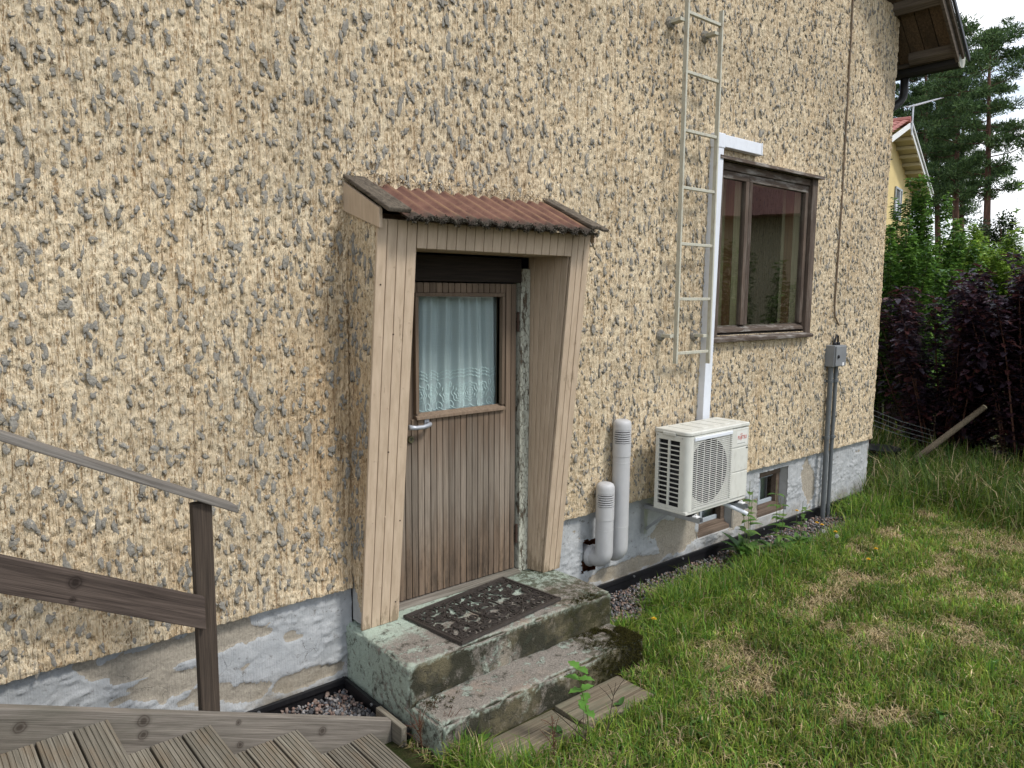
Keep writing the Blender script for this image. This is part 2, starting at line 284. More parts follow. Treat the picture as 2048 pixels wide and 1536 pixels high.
# ------------------------------------------------------------------ mesh helpers
class MB:
    def __init__(s): s.v = []; s.f = []
    def add(s, vs, fs):
        b = len(s.v); s.v += [tuple(map(float, p)) for p in vs]; s.f += [tuple(b+i for i in f) for f in fs]; return s
    def box(s, x0, x1, y0, y1, z0, z1):
        return s.add([(x0, y0, z0), (x1, y0, z0), (x1, y1, z0), (x0, y1, z0), (x0, y0, z1), (x1, y0, z1), (x1, y1, z1), (x0, y1, z1)],
                     [(0, 3, 2, 1), (4, 5, 6, 7), (0, 1, 5, 4), (1, 2, 6, 5), (2, 3, 7, 6), (3, 0, 4, 7)])
    def hexa(s, b, t):   # two quads, bottom and top, same winding (ccw seen from above)
        return s.add(list(b)+list(t), [(0, 3, 2, 1), (4, 5, 6, 7), (0, 1, 5, 4), (1, 2, 6, 5), (2, 3, 7, 6), (3, 0, 4, 7)])
    def bar(s, a, b, wd, ht, up=(0, 0, 1)):
        a = np.array(a, float); b = np.array(b, float); d = b-a; d /= np.linalg.norm(d); u = np.array(up, float); sd = np.cross(d, u); sd /= np.linalg.norm(sd); u = np.cross(sd, d)
        q = lambda c: [c-sd*wd/2-u*ht/2, c+sd*wd/2-u*ht/2, c+sd*wd/2+u*ht/2, c-sd*wd/2+u*ht/2]
        return s.add(q(a)+q(b), [(0, 1, 2, 3), (7, 6, 5, 4), (0, 4, 5, 1), (1, 5, 6, 2), (2, 6, 7, 3), (3, 7, 4, 0)])
    def prism(s, poly, d):      # poly: list of 3d points, d: extrusion vector
        n = len(poly); d = np.array(d, float); p = [np.array(q, float) for q in poly]
        return s.add(p+[q+d for q in p], [tuple(range(n))[::-1], tuple(range(n, 2*n))]+[(i, (i+1) % n, n+(i+1) % n, n+i) for i in range(n)])
    def tube(s, path, r, n=8, cap=True, flat=1.0):
        path = [np.array(p, float) for p in path]; k = len(path); rs = r if hasattr(r, '__len__') else [r]*k; vs = []; fs = []; u = None
        for i, p in enumerate(path):
            d = path[min(i+1, k-1)]-path[max(i-1, 0)]; d /= (np.linalg.norm(d)+1e-12)
            if u is None: u = np.array((0, 0, 1.)) if abs(d[2]) < .9 else np.array((1., 0, 0))
            sd = np.cross(d, u); sd /= (np.linalg.norm(sd)+1e-12); u = np.cross(sd, d)
            for j in range(n):
                a = 2*math.pi*j/n; vs.append(p+(sd*math.cos(a)+u*math.sin(a)*flat)*rs[i])
        for i in range(k-1):
            for j in range(n): fs.append((i*n+j, i*n+(j+1) % n, (i+1)*n+(j+1) % n, (i+1)*n+j))
        if cap: fs += [tuple(range(n))[::-1], tuple(range((k-1)*n, k*n))]
        return s.add(vs, fs)
    def lathe(s, c, prof, n=24, axis=2):
        vs = []; fs = []; k = len(prof)
        for r, h in prof:
            for j in range(n):
                a = 2*math.pi*j/n; q = [r*math.cos(a), r*math.sin(a), h]
                if axis == 1: q = [q[0], -q[2], q[1]]
                vs.append((c[0]+q[0], c[1]+q[1], c[2]+q[2]))
        for i in range(k-1):
            for j in range(n): fs.append((i*n+j, i*n+(j+1) % n, (i+1)*n+(j+1) % n, (i+1)*n+j))
        fs += [tuple(range(n))[::-1], tuple(range((k-1)*n, k*n))]
        return s.add(vs, fs)
LOC = {}
def link(o, parent=None):
    COL.objects.link(o)
    if parent is not None:
        o.parent = parent; o.matrix_parent_inverse = Matrix.Translation(-Vector(LOC.get(parent.name, (0, 0, 0))))
        LOC[o.name] = LOC.get(parent.name, (0, 0, 0)) if False else (0, 0, 0)
    return o
def tag(o, label=None, cat=None, group=None, kind=None):
    for k, v in (('label', label), ('category', cat), ('group', group), ('kind', kind)):
        if v: o[k] = v
    return o
def thing(name, loc, label, cat, group=None):
    o = bpy.data.objects.new(name, None); o.location = loc; o.empty_display_size = .1; COL.objects.link(o); LOC[o.name] = tuple(loc); return tag(o, label, cat, group)
def obj(name, mb, mat, parent=None, bevel=0, smooth=False, label=None, kind=None):
    me = bpy.data.meshes.new(name)
    if isinstance(mb, MB): me.from_pydata(mb.v, [], mb.f)
    else: me.from_pydata(mb[0], [], mb[1])
    me.update(); o = bpy.data.objects.new(name, me); me.materials.append(MAT[mat])
    link(o, parent)
    if smooth:
        me.polygons.foreach_set('use_smooth', [True]*len(me.polygons))
        if smooth == 'auto':
            me.set_sharp_from_angle(angle=R(40))
    if bevel:
        b = o.modifiers.new('bevel', 'BEVEL'); b.width = bevel; b.segments = 2; b.limit_method = 'ANGLE'; b.angle_limit = R(40)
    return tag(o, label, kind=kind)
def npmesh(name, V, F, mat, parent=None, tint=None, attrs=None, smooth=False, label=None, kind=None):
    """V (n,3) array, F (m,k) int array with k = 3 or 4"""
    V = np.asarray(V, np.float32); F = np.asarray(F, np.int32); k = F.shape[1]; me = bpy.data.meshes.new(name)
    me.vertices.add(len(V)); me.vertices.foreach_set('co', V.ravel()); me.loops.add(F.size); me.loops.foreach_set('vertex_index', F.ravel())
    me.polygons.add(len(F)); me.polygons.foreach_set('loop_start', np.arange(0, F.size, k, dtype=np.int32)); me.polygons.foreach_set('loop_total', np.full(len(F), k, np.int32))
    me.update(calc_edges=True)
    if smooth: me.polygons.foreach_set('use_smooth', np.ones(len(F), bool))
    if tint is not None:
        a = me.color_attributes.new('tint', 'FLOAT_COLOR', 'POINT'); c = np.ones((len(V), 4), np.float32); c[:, :3] = tint; a.data.foreach_set('color', c.ravel())
    for n_, d in (attrs or {}).items():
        a = me.attributes.new(n_, 'FLOAT', 'POINT'); a.data.foreach_set('value', np.asarray(d, np.float32).ravel())
    me.materials.append(MAT[mat]); o = bpy.data.objects.new(name, me); link(o, parent); return tag(o, label, kind=kind)
_TAB = rng.random((512, 512))
def vn(x, y, seed=0):
    """value noise 0..1 on arrays"""
    x = np.asarray(x)+seed*17.31; y = np.asarray(y)+seed*41.77; i = np.floor(x).astype(int); j = np.floor(y).astype(int); fx = x-i; fy = y-j
    fx = fx*fx*(3-2*fx); fy = fy*fy*(3-2*fy); g = lambda a, b: _TAB[a & 511, b & 511]
    return (g(i, j)*(1-fx)+g(i+1, j)*fx)*(1-fy)+(g(i, j+1)*(1-fx)+g(i+1, j+1)*fx)*fy
def fbm(x, y, seed=0, o=4, rough=.5):
    s_ = 0; a = 1; t_ = 0
    for k in range(o): s_ = s_+a*vn(x*2**k, y*2**k, seed+k*3); t_ += a; a *= rough
    return s_/t_
def rough_box(mb, b0, b1, r, step, amp, seed=0):
    """rounded, worn block"""
    b0 = np.array(b0, float); b1 = np.array(b1, float); out = []
    for ax in range(3):
        u, v_ = [a for a in range(3) if a != ax]
        nu = max(2, int((b1[u]-b0[u])/step)); nv = max(2, int((b1[v_]-b0[v_])/step))
        for side in (0, 1):
            U, W = np.meshgrid(np.linspace(b0[u], b1[u], nu+1), np.linspace(b0[v_], b1[v_], nv+1), indexing='ij')
            P = np.zeros(U.shape+(3,)); P[..., u] = U; P[..., v_] = W; P[..., ax] = (b0, b1)[side][ax]
            Q = np.clip(P, b0+r, b1-r); D = P-Q; L = np.linalg.norm(D, axis=-1, keepdims=True); D = D/L
            w_ = P[..., 0]*1.0+P[..., 1]*.7; w2 = P[..., 2]*1.1+P[..., 1]*.6
            nz_ = (fbm(w_*9, w2*9, seed, 4)-.5)*amp*1.6+(fbm(w_*60, w2*60, seed+9, 2)-.5)*amp*.5
            edge = (np.abs(D).max(-1) < .93); nz_ = nz_-edge*np.clip(fbm(w_*14, w2*14, seed+5, 3)-.42, 0, 1)*amp*5
            P = Q+D*(r+nz_)[..., None]
            base = len(mb.v); mb.v += [tuple(p) for p in P.reshape(-1, 3)]
            idx = lambda i, j: base+i*(nv+1)+j
            flip = (side == 0) ^ (ax == 1)
            for i in range(nu):
                for j in range(nv):
                    q = (idx(i, j), idx(i+1, j), idx(i+1, j+1), idx(i, j+1)); mb.f.append(q[::-1] if flip else q)
    return mb

# ------------------------------------------------------------------ the house wall
house = thing('house', (2.5, 0, 0), 'old house with cream roughcast plaster wall and grey painted plinth', 'house')
OPEN = [(2.17, 3.16, .30, 2.44), (5.05, 6.58, 1.83, 3.19)]                                   # door, window
def ztop(x): return 3.11+.2456*x+.30
def wall_h(x, z):
    g = vn(x/.0105+.35*vn(x/.05, z/.09, 4), z/.30, 1)
    h = .010*g+.009*(fbm(x/.024, z/.04, 2, 3)-.5)+.007*(vn(x/.013, z/.024, 5)-.5)+.007*(vn(x/.010, z/.012, 8)-.5)
    pit = np.clip(vn(x/.016, z/.028, 12)-.76, 0, 1)/.24; h = h-.014*pit
    bl = np.clip(fbm(x/.03, z/.045, 21, 2)-.60, 0, 1)/.4; h = h+.010*bl
    return h
def build_wall():
    xs = np.concatenate([np.arange(-.45, 3.4, .0052), np.arange(3.4, 8.12, .0098), [8.12]]); zs = np.arange(.56, 5.02, .0088); nx, nz_ = len(xs), len(zs)
    X, Z = np.meshgrid(xs, zs, indexing='ij'); H = wall_h(X, Z)
    Zb = np.where(X < 2.6, .572, .632)+.014*(fbm(X/.12, X*0, 31, 4)-.5)+.006*(vn(X/.02, X*0, 33)-.5)
    near = Z < Zb+.03; Z2 = np.maximum(Z, Zb)
    rnd_ = np.clip((8.12-X)/.03, 0, 1); Y = -H*np.minimum(1, rnd_*1.0+.2)+.03*(1-rnd_)**2
    bot = np.clip((Z2-Zb)/.03, 0, 1); Y = Y+.006*(1-bot)**2-.010*np.exp(-((Z2-Zb)/.035)**2)
    V = np.stack([X, Y, Z2], -1).reshape(-1, 3); I = np.arange(nx*nz_).reshape(nx, nz_)
    F = np.stack([I[:-1, :-1], I[1:, :-1], I[1:, 1:], I[:-1, 1:]], -1)
    cx = (X[:-1, :-1]+X[1:, 1:])/2; cz = (Z[:-1, :-1]+Z[1:, 1:])/2; keep = (cz < ztop(cx)) & (Z[:-1, 1:] > Zb[:-1, 1:]-.0)
    for a, b, c_, d in OPEN: keep &= ~((cx > a) & (cx < b) & (cz > c_) & (cz < d))
    keep &= ~((cx > 1.885) & (cx < 3.325) & (cz < 2.66)); keep |= False
    F = F[keep]
    # underside of the plaster, back to the plinth
    xb = xs; zb = Zb[:, 0]; b0 = np.stack([xb, -.004+0*xb, zb], -1); b1 = np.stack([xb, .05+0*xb, zb+.002], -1); n0 = len(V)
    V = np.concatenate([V, b0, b1]); m = len(xb); i = np.arange(m-1); ok = ~((xb[:-1] > 1.885) & (xb[:-1] < 3.325))
    F = np.concatenate([F, np.stack([n0+i, n0+m+i, n0+m+i+1, n0+i+1], -1)[ok]])
    used = np.unique(F); remap = np.full(len(V), -1); remap[used] = np.arange(len(used))
    return npmesh('plaster_wall', V[used], remap[F], 'plaster', house, smooth=True)
wall = build_wall()
# plain continuation of the wall outside the picture, gable top, sides and back
mb = MB(); mb.prism([(-3, .012, .55), (-.44, .012, .55), (-.44, .012, ztop(-.44)), (8.10, .012, ztop(8.1)), (8.10, .012, 4.85), (2.56, .012, 9.85), (-3, .012, 4.85)], (0, .03, 0)) if False else None
mb.add([(-3, .012, .55), (-.44, .012, .55), (-.44, .012, 3.2), (8.09, .012, 5.3), (8.09, .012, 4.86), (2.56, .012, 9.85), (-3, .012, 4.85)], [(0, 1, 2, 3, 5, 6)])
mb.add([(8.09, .03, -.1), (8.09, 8, -.1), (8.09, 8, 4.9), (8.09, .03, 4.9)], [(0, 1, 2, 3)]); mb.add([(-3, .012, -.1), (-3, 8, -.1), (-3, 8, 4.9), (-3, .012, 4.9)], [(3, 2, 1, 0)])
mb.add([(-3, 8, -.1), (8.09, 8, -.1), (8.09, 8, 4.85), (2.56, 8, 9.85), (-3, 8, 4.85)], [(4, 3, 2, 1, 0)])
obj('rear_walls', mb, 'plaster', house)
mb = MB(); mb.add([(-2.9, .5, 1.0), (8.05, .5, 1.0), (8.05, 7.9, 1.0), (-2.9, 7.9, 1.0)], [(0, 1, 2, 3)]); mb.add([(4.2, .3, 1.0), (4.2, 7, 1.0), (4.2, 7, 4.8), (4.2, .3, 4.8)], [(0, 1, 2, 3)]); mb.add([(4.2, 4.2, 1.0), (8.05, 4.2, 1.0), (8.05, 4.2, 4.8), (4.2, 4.2, 4.8)], [(0, 1, 2, 3)])
mb.add([(-2.9, .3, 3.6), (8.05, .3, 3.6), (8.05, 7.9, 3.6), (-2.9, 7.9, 3.6)], [(3, 2, 1, 0)])
obj('inner_room', mb, 'room_wall', house)

# cheek of the porch, plastered (faces left)
def front_y(z): return -.11-.215*(z-.36)/2.09
def build_cheek():
    zs = np.arange(.40, 2.56, .0088); ts = np.linspace(0, 1, 40); Tt, Z = np.meshgrid(ts, zs, indexing='ij'); yf = front_y(Z)+.004
    Y = .02+(yf-.02)*Tt; H = wall_h(Y*1.3+40, Z)*np.clip((1-Tt)*6, 0.1, 1); X = 1.888-H
    cut = .62-.2*Tt-.12*(vn(Tt*7, Z*0, 3)-.5); keepv = Z
    V = np.stack([X, Y, Z], -1).reshape(-1, 3); I = np.arange(V.shape[0]).reshape(X.shape); F = np.stack([I[:-1, :-1], I[:-1, 1:], I[1:, 1:], I[1:, :-1]], -1)
    k = (Z > cut)[:-1, :-1]; F = F[k]; used = np.unique(F); rm = np.full(len(V), -1); rm[used] = np.arange(len(used))
    npmesh('porch_cheek', V[used], rm[F], 'plaster', house, smooth=True)
    m = MB(); m.prism([(1.893, .02, .38), (1.893, front_y(.38)+.012, .38), (1.893, front_y(2.5)+.012, 2.5), (1.893, .02, 2.5)], (.012, 0, 0)); obj('cheek_backing', m, 'bare_plaster', house)
    m = MB(); m.prism([(3.30, .02, .38), (3.30, front_y(.38)+.012, .38), (3.30, front_y(2.5)+.012, 2.5), (3.30, .02, 2.5)], (.030, 0, 0)); obj('porch_cheek', m, 'plaster', house)
build_cheek()

# grey lumps of mortar thrown on the plaster
def lump_mesh(k):
    r = np.random.default_rng(100+k); n = 14; V = []; F = []; ph = np.arange(n)*2*math.pi/n
    out = 1+.55*(r.random(n)-.5)+.22*np.cos(2*ph+r.uniform(0, 6))+.15*np.cos(3*ph+r.uniform(0, 6)); out = np.where(np.sin(ph) < -.6, out*r.uniform(.9, 1.35), out)
    tilt = r.uniform(-.35, .35); top = r.uniform(.5, 1.0, n)
    for rr, hh in ((1.0, -.4), (.96, .55), (.60, .85)):
        j = 1+.16*(r.random(n)-.5)
        V += [(np.cos(a)*q*rr*jj, -(hh*(tp if hh > 0 else 1)+(.3*(-np.sin(a))+tilt*np.cos(a) if hh > 0 else 0)), np.sin(a)*q*rr*jj) for a, q, jj, tp in zip(ph, out, j, top)]
    V.append((r.uniform(-.15, .15), -r.uniform(.5, .9), r.uniform(-.2, .1)))
    for i in range(2):
        for j in range(n): F.append((i*n+j, i*n+(j+1) % n, (i+1)*n+(j+1) % n)); F.append((i*n+j, (i+1)*n+(j+1) % n, (i+1)*n+j))
    for j in range(n): F.append((2*n+j, 2*n+(j+1) % n, 3*n))
    return np.array(V), np.array(F)
LUMPS = [lump_mesh(k) for k in range(16)]
def build_lumps():
    pts = []
    for cx in np.arange(-.40, 8.05, .054):
        for cz in np.arange(.60, 5.0, .064):
            x = cx+rng.uniform(-.032, .032); z = cz+rng.uniform(-.038, .038)
            if z > ztop(x)-.05 or z < (.60 if x < 2.6 else .66): continue
            if 1.87 < x < 3.35 and z < 2.72 or 5.0 < x < 6.66 and 1.74 < z < 3.27 or x > 8.07: continue
            if rng.random() < .14+.2*(vn(x/.5, z/.5, 77) > .6): continue
            s_ = rng.lognormal(0, .24); sx = (.0110 if x < 3.3 else .0095)*s_; sz = sx*rng.choice([1.05, 1.4, 1.9, 2.7], p=[.25, .33, .28, .14]); pts.append((x, z, sx, min(sz, .062), rng.uniform(-.25, .25)))
            if rng.random() < .55: pts.append((x+rng.uniform(-.03, .03), z-sz-rng.uniform(0, .02), sx*.6, sx*.8, rng.uniform(-.4, .4)))
    P = np.array(pts); W = np.stack([P[:, 0], -.01+0*P[:, 0], P[:, 1]], -1); pr = proj(W); size = P[:, 2]*P[:, 3]/pr[:, 2]**2
    vis = (pr[:, 0] > 5) & (pr[:, 0] < 2043) & (pr[:, 1] > 5) & (pr[:, 1] < 1531); order = np.argsort(-(size*vis)); top = set(order[:300].tolist())
    H = wall_h(P[:, 0], P[:, 1]); meshes = []
    for k, (V, F) in enumerate(LUMPS):
        me = bpy.data.meshes.new('plaster_lump'); me.from_pydata([tuple(v) for v in V], [], [tuple(int(i) for i in f) for f in F]); me.materials.append(MAT['lump']); me.update(); meshes.append(me)
    AV = []; AF = []; nb = 0
    for i, (x, z, sx, sz, ro) in enumerate(P):
        k = i % 16; dy = .004+.22*sx; y = -max(H[i], .004)
        if i in top:
            o = bpy.data.objects.new('plaster_lump', meshes[k]); o.location = (x, y, z); o.scale = (sx, dy, sz); o.rotation_euler = (0, ro, 0); link(o, wall)
        else:
            V, F = LUMPS[k]; v = V*(sx, dy, sz); c_, s_ = math.cos(ro), math.sin(ro); v = np.stack([v[:, 0]*c_+v[:, 2]*s_+x, v[:, 1]+y, -v[:, 0]*s_+v[:, 2]*c_+z], -1); AV.append(v); AF.append(F+nb); nb += len(v)
    npmesh('plaster_lumps', np.concatenate(AV), np.concatenate(AF), 'lump', wall, kind='stuff')
    # a few on the cheek
    AV = []; AF = []; nb = 0
    for i in range(130):
        z = rng.uniform(.75, 2.5); t_ = rng.uniform(.1, .8); y = front_y(z)*t_; V, F = LUMPS[i % 16]; sx = .012*rng.lognormal(0, .3); sz = sx*rng.uniform(1.1, 2); v = V*(sx, .010, sz)
        v = np.stack([1.884+v[:, 1], y+v[:, 0]*.7, z+v[:, 2]], -1); AV.append(v); AF.append(F[:, ::-1]+nb); nb += len(v)
    npmesh('cheek_lumps', np.concatenate(AV), np.concatenate(AF), 'lump', house, kind='stuff')
build_lumps()

# ------------------------------------------------------------------ plinth
BW = [(5.06, 5.56, .15, .55), (5.96, 6.45, .15, .565)]; HOLE = (3.695, 3.845, .20, .43)
def build_plinth():
    xs = np.arange(-.45, 8.115, .0105); zs = np.arange(-.06, .66, .0105); X, Z = np.meshgrid(xs, zs, indexing='ij')
    m = fbm(X/.55, Z/.30, 51, 5, .55); peel = np.clip((m-.69)*16, 0, 1)
    # peeled places seen in the photograph
    for (cx, cz, rx, rz) in ((1.02, .47, .42, .075), (.95, .33, .16, .06), (1.62, .13, .22, .05), (1.33, .16, .12, .05), (4.75, .25, .33, .16), (6.85, .35, .12, .25), (4.2, .12, .4, .06)):
        d = ((X-cx+.25*(Z-cz))/rx)**2+((Z-cz)/rz)**2+1.6*(fbm(X/.09, Z/.06, 61, 4)-.5); peel = np.maximum(peel, np.clip((1-d)*9, 0, 1))
    fl = fbm(X/.07, Z/.035, 71, 4, .6); wr = np.abs(fbm(X/.11, Z/.045, 81, 3)-.5)
    Y = .033+.0075*peel-.009*(fl-.5)-.010*np.clip(.06-wr, 0, 1)/.06*(1-peel)*(vn(X/.3, Z/.2, 3) > .45)+.004*(vn(X/.012, Z/.2, 7)-.5)
    V = np.stack([X, Y, Z], -1).reshape(-1, 3); I = np.arange(len(V)).reshape(X.shape); F = np.stack([I[:-1, :-1], I[1:, :-1], I[1:, 1:], I[:-1, 1:]], -1)
    cx = X[:-1, :-1]+.005; cz = Z[:-1, :-1]+.005; k = ~((cx > 1.895) & (cx < 3.31))
    for a, b, c_, d in BW: k &= ~((cx > a) & (cx < b) & (cz > c_) & (cz < d))
    hx = cx+.03*(vn(cz/.04, cz*0, 91)-.5); hz = cz+.03*(vn(cx/.04, cx*0, 93)-.5); k &= ~((hx > HOLE[0]) & (hx < HOLE[1]) & (hz > HOLE[2]) & (hz < HOLE[3]))
    F = F[k]; used = np.unique(F); rm = np.full(len(V), -1); rm[used] = np.arange(len(used))
    p = npmesh('plinth', V[used], rm[F], 'plinth', house, attrs={'peel': peel.reshape(-1)[used]}, smooth=True)
    mb = MB(); x0, x1, z0, z1 = HOLE[0]-.05, HOLE[1]+.05, HOLE[2]-.05, HOLE[3]+.05
    mb.add([(x0, .04, z0), (x1, .04, z0), (x1, .04, z1), (x0, .04, z1), (x0, .16, z0), (x1, .16, z0), (x1, .16, z1), (x0, .16, z1)], [(4, 5, 6, 7), (0, 4, 7, 3), (1, 2, 6, 5), (0, 1, 5, 4), (3, 7, 6, 2)])
    obj('hole_lining', mb, 'brick_red', p)
    mb = MB(); mb.box(-3, -.44, .036, .2, -.1, .6); mb.add([(8.11, .04, -.1), (8.11, 8, -.1), (8.11, 8, .66), (8.11, .04, .66)], [(0, 1, 2, 3)]); obj('plinth_rest', mb, 'bare_plaster', house)
    # broken plaster, bare patch with white paint left above the plinth, left of the porch
    return p
plinth = build_plinth()

# basement windows
for bi, (a, b, z0, z1) in enumerate(BW):
    bw = obj('basement_window', (lambda m: (m.v, m.f))(MB().add([(a-.01, .036, z0-.01), (b+.01, .036, z0-.01), (b+.01, .036, z1+.01), (a-.01, .036, z1+.01), (a+.03, .17, z0+.04), (b-.02, .17, z0+.04), (b-.02, .17, z1-.02), (a+.03, .17, z1-.02)],
             [(0, 1, 5, 4), (1, 2, 6, 5), (2, 3, 7, 6), (3, 0, 4, 7)])), 'bare_plaster', house)
    f = MB(); x0, x1, za, zb = a+.03, b-.02, z0+.04, z1-.02
    for q in ((x0, x1, za-.03, za+.035), (x0, x1, zb-.05, zb)): obj('frame_rail', MB().box(q[0], q[1], .10, .165, q[2], q[3]), 'basement_wood', bw, .004)
    for q in ((x0, x0+.04), (x1-.06, x1)): obj('frame_stile', MB().box(q[0], q[1], .105, .16, za+.035, zb-.05), 'basement_wood', bw, .004)
    obj('sash', MB().box(x0+.04, x1-.06, .14, .16, za+.035, za+.07).box(x0+.14, x0+.17, .14, .16, za+.07, zb-.05).box(x0+.04, x1-.06, .14, .16, zb-.075, zb-.05), 'grey_frame', bw, .002)
    obj('pane', MB().add([(x0+.04, .150, za+.06), (x1-.06, .150, za+.06), (x1-.06, .150, zb-.055), (x0+.04, .150, zb-.055)], [(0, 1, 2, 3)]), 'glass', bw)
    obj('inner_board', MB().box(x0-.05, x1+.05, .26, .28, za-.1, zb+.1), 'room_wall', bw)
    obj('sill', MB().hexa([(a+.012, .055, z0-.004), (b-.012, .055, z0-.004), (b-.012, .11, z0+.0), (a+.012, .11, z0+.0)], [(a+.012, .055, z0+.028), (b-.012, .055, z0+.028), (b-.012, .11, z0+.05), (a+.012, .11, z0+.05)]), 'basement_wood' if bi else 'basement_wood', bw, .004)

# black dimpled membrane along the foot of the wall
def membrane(pts, z0, z1, label, name='foundation_membrane'):
    t_ = thing(name, (pts[0][0], pts[0][1], 0), label, 'membrane', 'black plastic foundation strips'); 
    s_ = MB(); r_ = MB(); n = len(pts)
    P = [np.array((*p, 0.)) for p in pts]
    for i in range(n-1):
        d = P[i+1]-P[i]; L = np.linalg.norm(d); d /= L; nr = np.array((d[1], -d[0], 0)); q = [P[i], P[i+1], P[i+1]+nr*.012, P[i]+nr*.012]
        s_.hexa([tuple(a+(0, 0, z0)) for a in q][::-1], [tuple(a+(0, 0, z1)) for a in q][::-1])
        q = [P[i]+nr*.012, P[i+1]+nr*.012, P[i+1]+nr*.028, P[i]+nr*.022]; r_.hexa([tuple(a+(0, 0, z1-.026)) for a in q][::-1], [tuple(a+(0, 0, z1+.004)) for a in q][::-1])
        k = max(1, int(L/.55))
        for j in range(k):
            c_ = P[i]+d*L*(j+.5)/k+nr*.026+np.array((0, 0, z1-.012)); m = MB(); m.tube([c_-nr*.004, c_+nr*.006], .0085, 8); obj('pin', m, 'steel', t_)
    obj('sheet', s_, 'black_plastic', t_); obj('top_lip', r_, 'black_plastic', t_, .002)
membrane([(3.325, .026), (8.11, .026)], -.05, .065, 'black plastic membrane strip along the plinth right of the porch')
membrane([(.85, .026), (1.845, .026), (1.845, -.62)], -.05, .065, 'black plastic membrane strip around the gravel corner left of the steps')

# ------------------------------------------------------------------ porch surround, door
porch = obj('porch_surround', MB().box(1.905, 3.30, -.02, .03, 2.40, 2.56), 'porch', house)
def fb(x0, x1, z0, z1, th=.018, lift=0.0):       # a board lying in the sloping front plane
    y0, y1 = front_y(z0)-lift, front_y(z1)-lift
    return MB().hexa([(x0, y0, z0), (x1, y0, z0), (x1, y0+th, z0), (x0, y0+th, z0)], [(x0, y1, z1), (x1, y1, z1), (x1, y1+th, z1), (x0, y1+th, z1)])
def boards(x0, x1, n, z0, z1, lift=0.0, th=.018, jit=.0):
    wd = (x1-x0)/n
    for i in range(n): obj('plank', fb(x0+i*wd+.0015, x0+(i+1)*wd-.0015, z0+random.uniform(-jit, jit), z1, th, lift+random.uniform(-.0006, .0006)), 'porch', porch, .0035)
boards(1.874, 2.098, 4, .362, 2.50); boards(3.186, 3.335, 3, .362, 2.50)
boards(2.1, 3.184, 18, 2.368, 2.50, .002)
for i in range(6):                                # boards lining the right cheek inside
    t0, t1 = i/6, (i+1)/6; xq = 3.155+.028*t0; xr = 3.155+.028*t1
    q = lambda z, a, xx: (xx, .028+(front_y(z)+.020-.028)*a, z)
    m = MB().hexa([q(.362, t1-.012, xr), (xr+.016, q(.362, t1-.012, xr)[1], .362), (xq+.016, q(.362, t0, xq)[1], .362), q(.362, t0, xq)], [q(2.42, t1-.012, xr), (xr+.016, q(2.42, t1-.012, xr)[1], 2.42), (xq+.016, q(2.42, t0, xq)[1], 2.42), q(2.42, t0, xq)])
    obj('plank', m, 'porch', porch, .003)
for i in range(6):                                # and the left one
    q = lambda z, a: .028+(front_y(z)+.020-.028)*a; a, b = i/6, (i+1)/6-.012
    obj('plank', MB().hexa([(2.099, q(.362, b), .362), (2.115, q(.362, b), .362), (2.115, q(.362, a), .362), (2.099, q(.362, a), .362)], [(2.099, q(2.37, b), 2.37), (2.115, q(2.37, b), 2.37), (2.115, q(2.37, a), 2.37), (2.099, q(2.37, a), 2.37)]), 'porch', porch, .003)
for i in range(18):                               # ceiling boards
    x0 = 2.12+i*(1.05/18); obj('plank', MB().box(x0+.0015, x0+1.05/18-.0015, -.27, .02, 2.372, 2.388), 'porch', porch, .002)
for nx_, nz_ in [(q_, z_) for z_ in (.55, .95, 1.3, 1.62, 1.95, 2.2) for q_ in (1.905, 1.985, 2.07)]+[(3.21, 1.2), (3.26, 1.75), (3.30, 2.1), (3.25, .7)]:
    nz_ += random.uniform(-.08, .08); nx_ += random.uniform(-.012, .012); c_ = np.array((nx_, front_y(nz_), nz_)); obj('nail', MB().tube([c_+np.array((0, .003, 0)), c_-np.array((0, .0022, 0))], .0042, 8), 'porch' if random.random() < .6 else 'rust', porch)
# corrugated roof sheet with weathered edge planks
def roof_sheet():
    xs = np.arange(1.985, 3.262, .0055); ys = np.linspace(0.012, -.435, 14); X, Y = np.meshgrid(xs, ys, indexing='ij')
    Z = 2.707+.46*Y+(.0085+.003*fbm(X*5, Y*4, 61, 2))*np.sin(X*2*math.pi/.0915)+.010*(fbm(X*2.2, Y*3, 67, 2)-.5)+.002*(fbm(X*20, Y*20, 5)-.5); edge = (Y < -.43); Y = Y-edge*.014*(fbm(X*22, X*0, 9)-.5)
    V = np.stack([X, Y, Z], -1).reshape(-1, 3); V2 = V-(0, 0, .009); I = np.arange(len(V)).reshape(X.shape); n = len(V)
    F = np.stack([I[:-1, :-1], I[:-1, 1:], I[1:, 1:], I[1:, :-1]], -1).reshape(-1, 4); e = I[:, -1]; E_ = np.stack([e[:-1], e[:-1]+n, e[1:]+n, e[1:]], -1)
    e = I[-1, :]; E2 = np.stack([e[:-1], e[:-1]+n, e[1:]+n, e[1:]], -1); e = I[0, :]; E3 = np.stack([e[:-1], e[1:], e[1:]+n, e[:-1]+n], -1)
    npmesh('roof_sheet', np.concatenate([V, V2]), np.concatenate([F, F[:, ::-1]+n, E_, E2, E3]), 'roofsheet', porch, smooth=True)
roof_sheet()
rz = lambda y: 2.707+.46*y
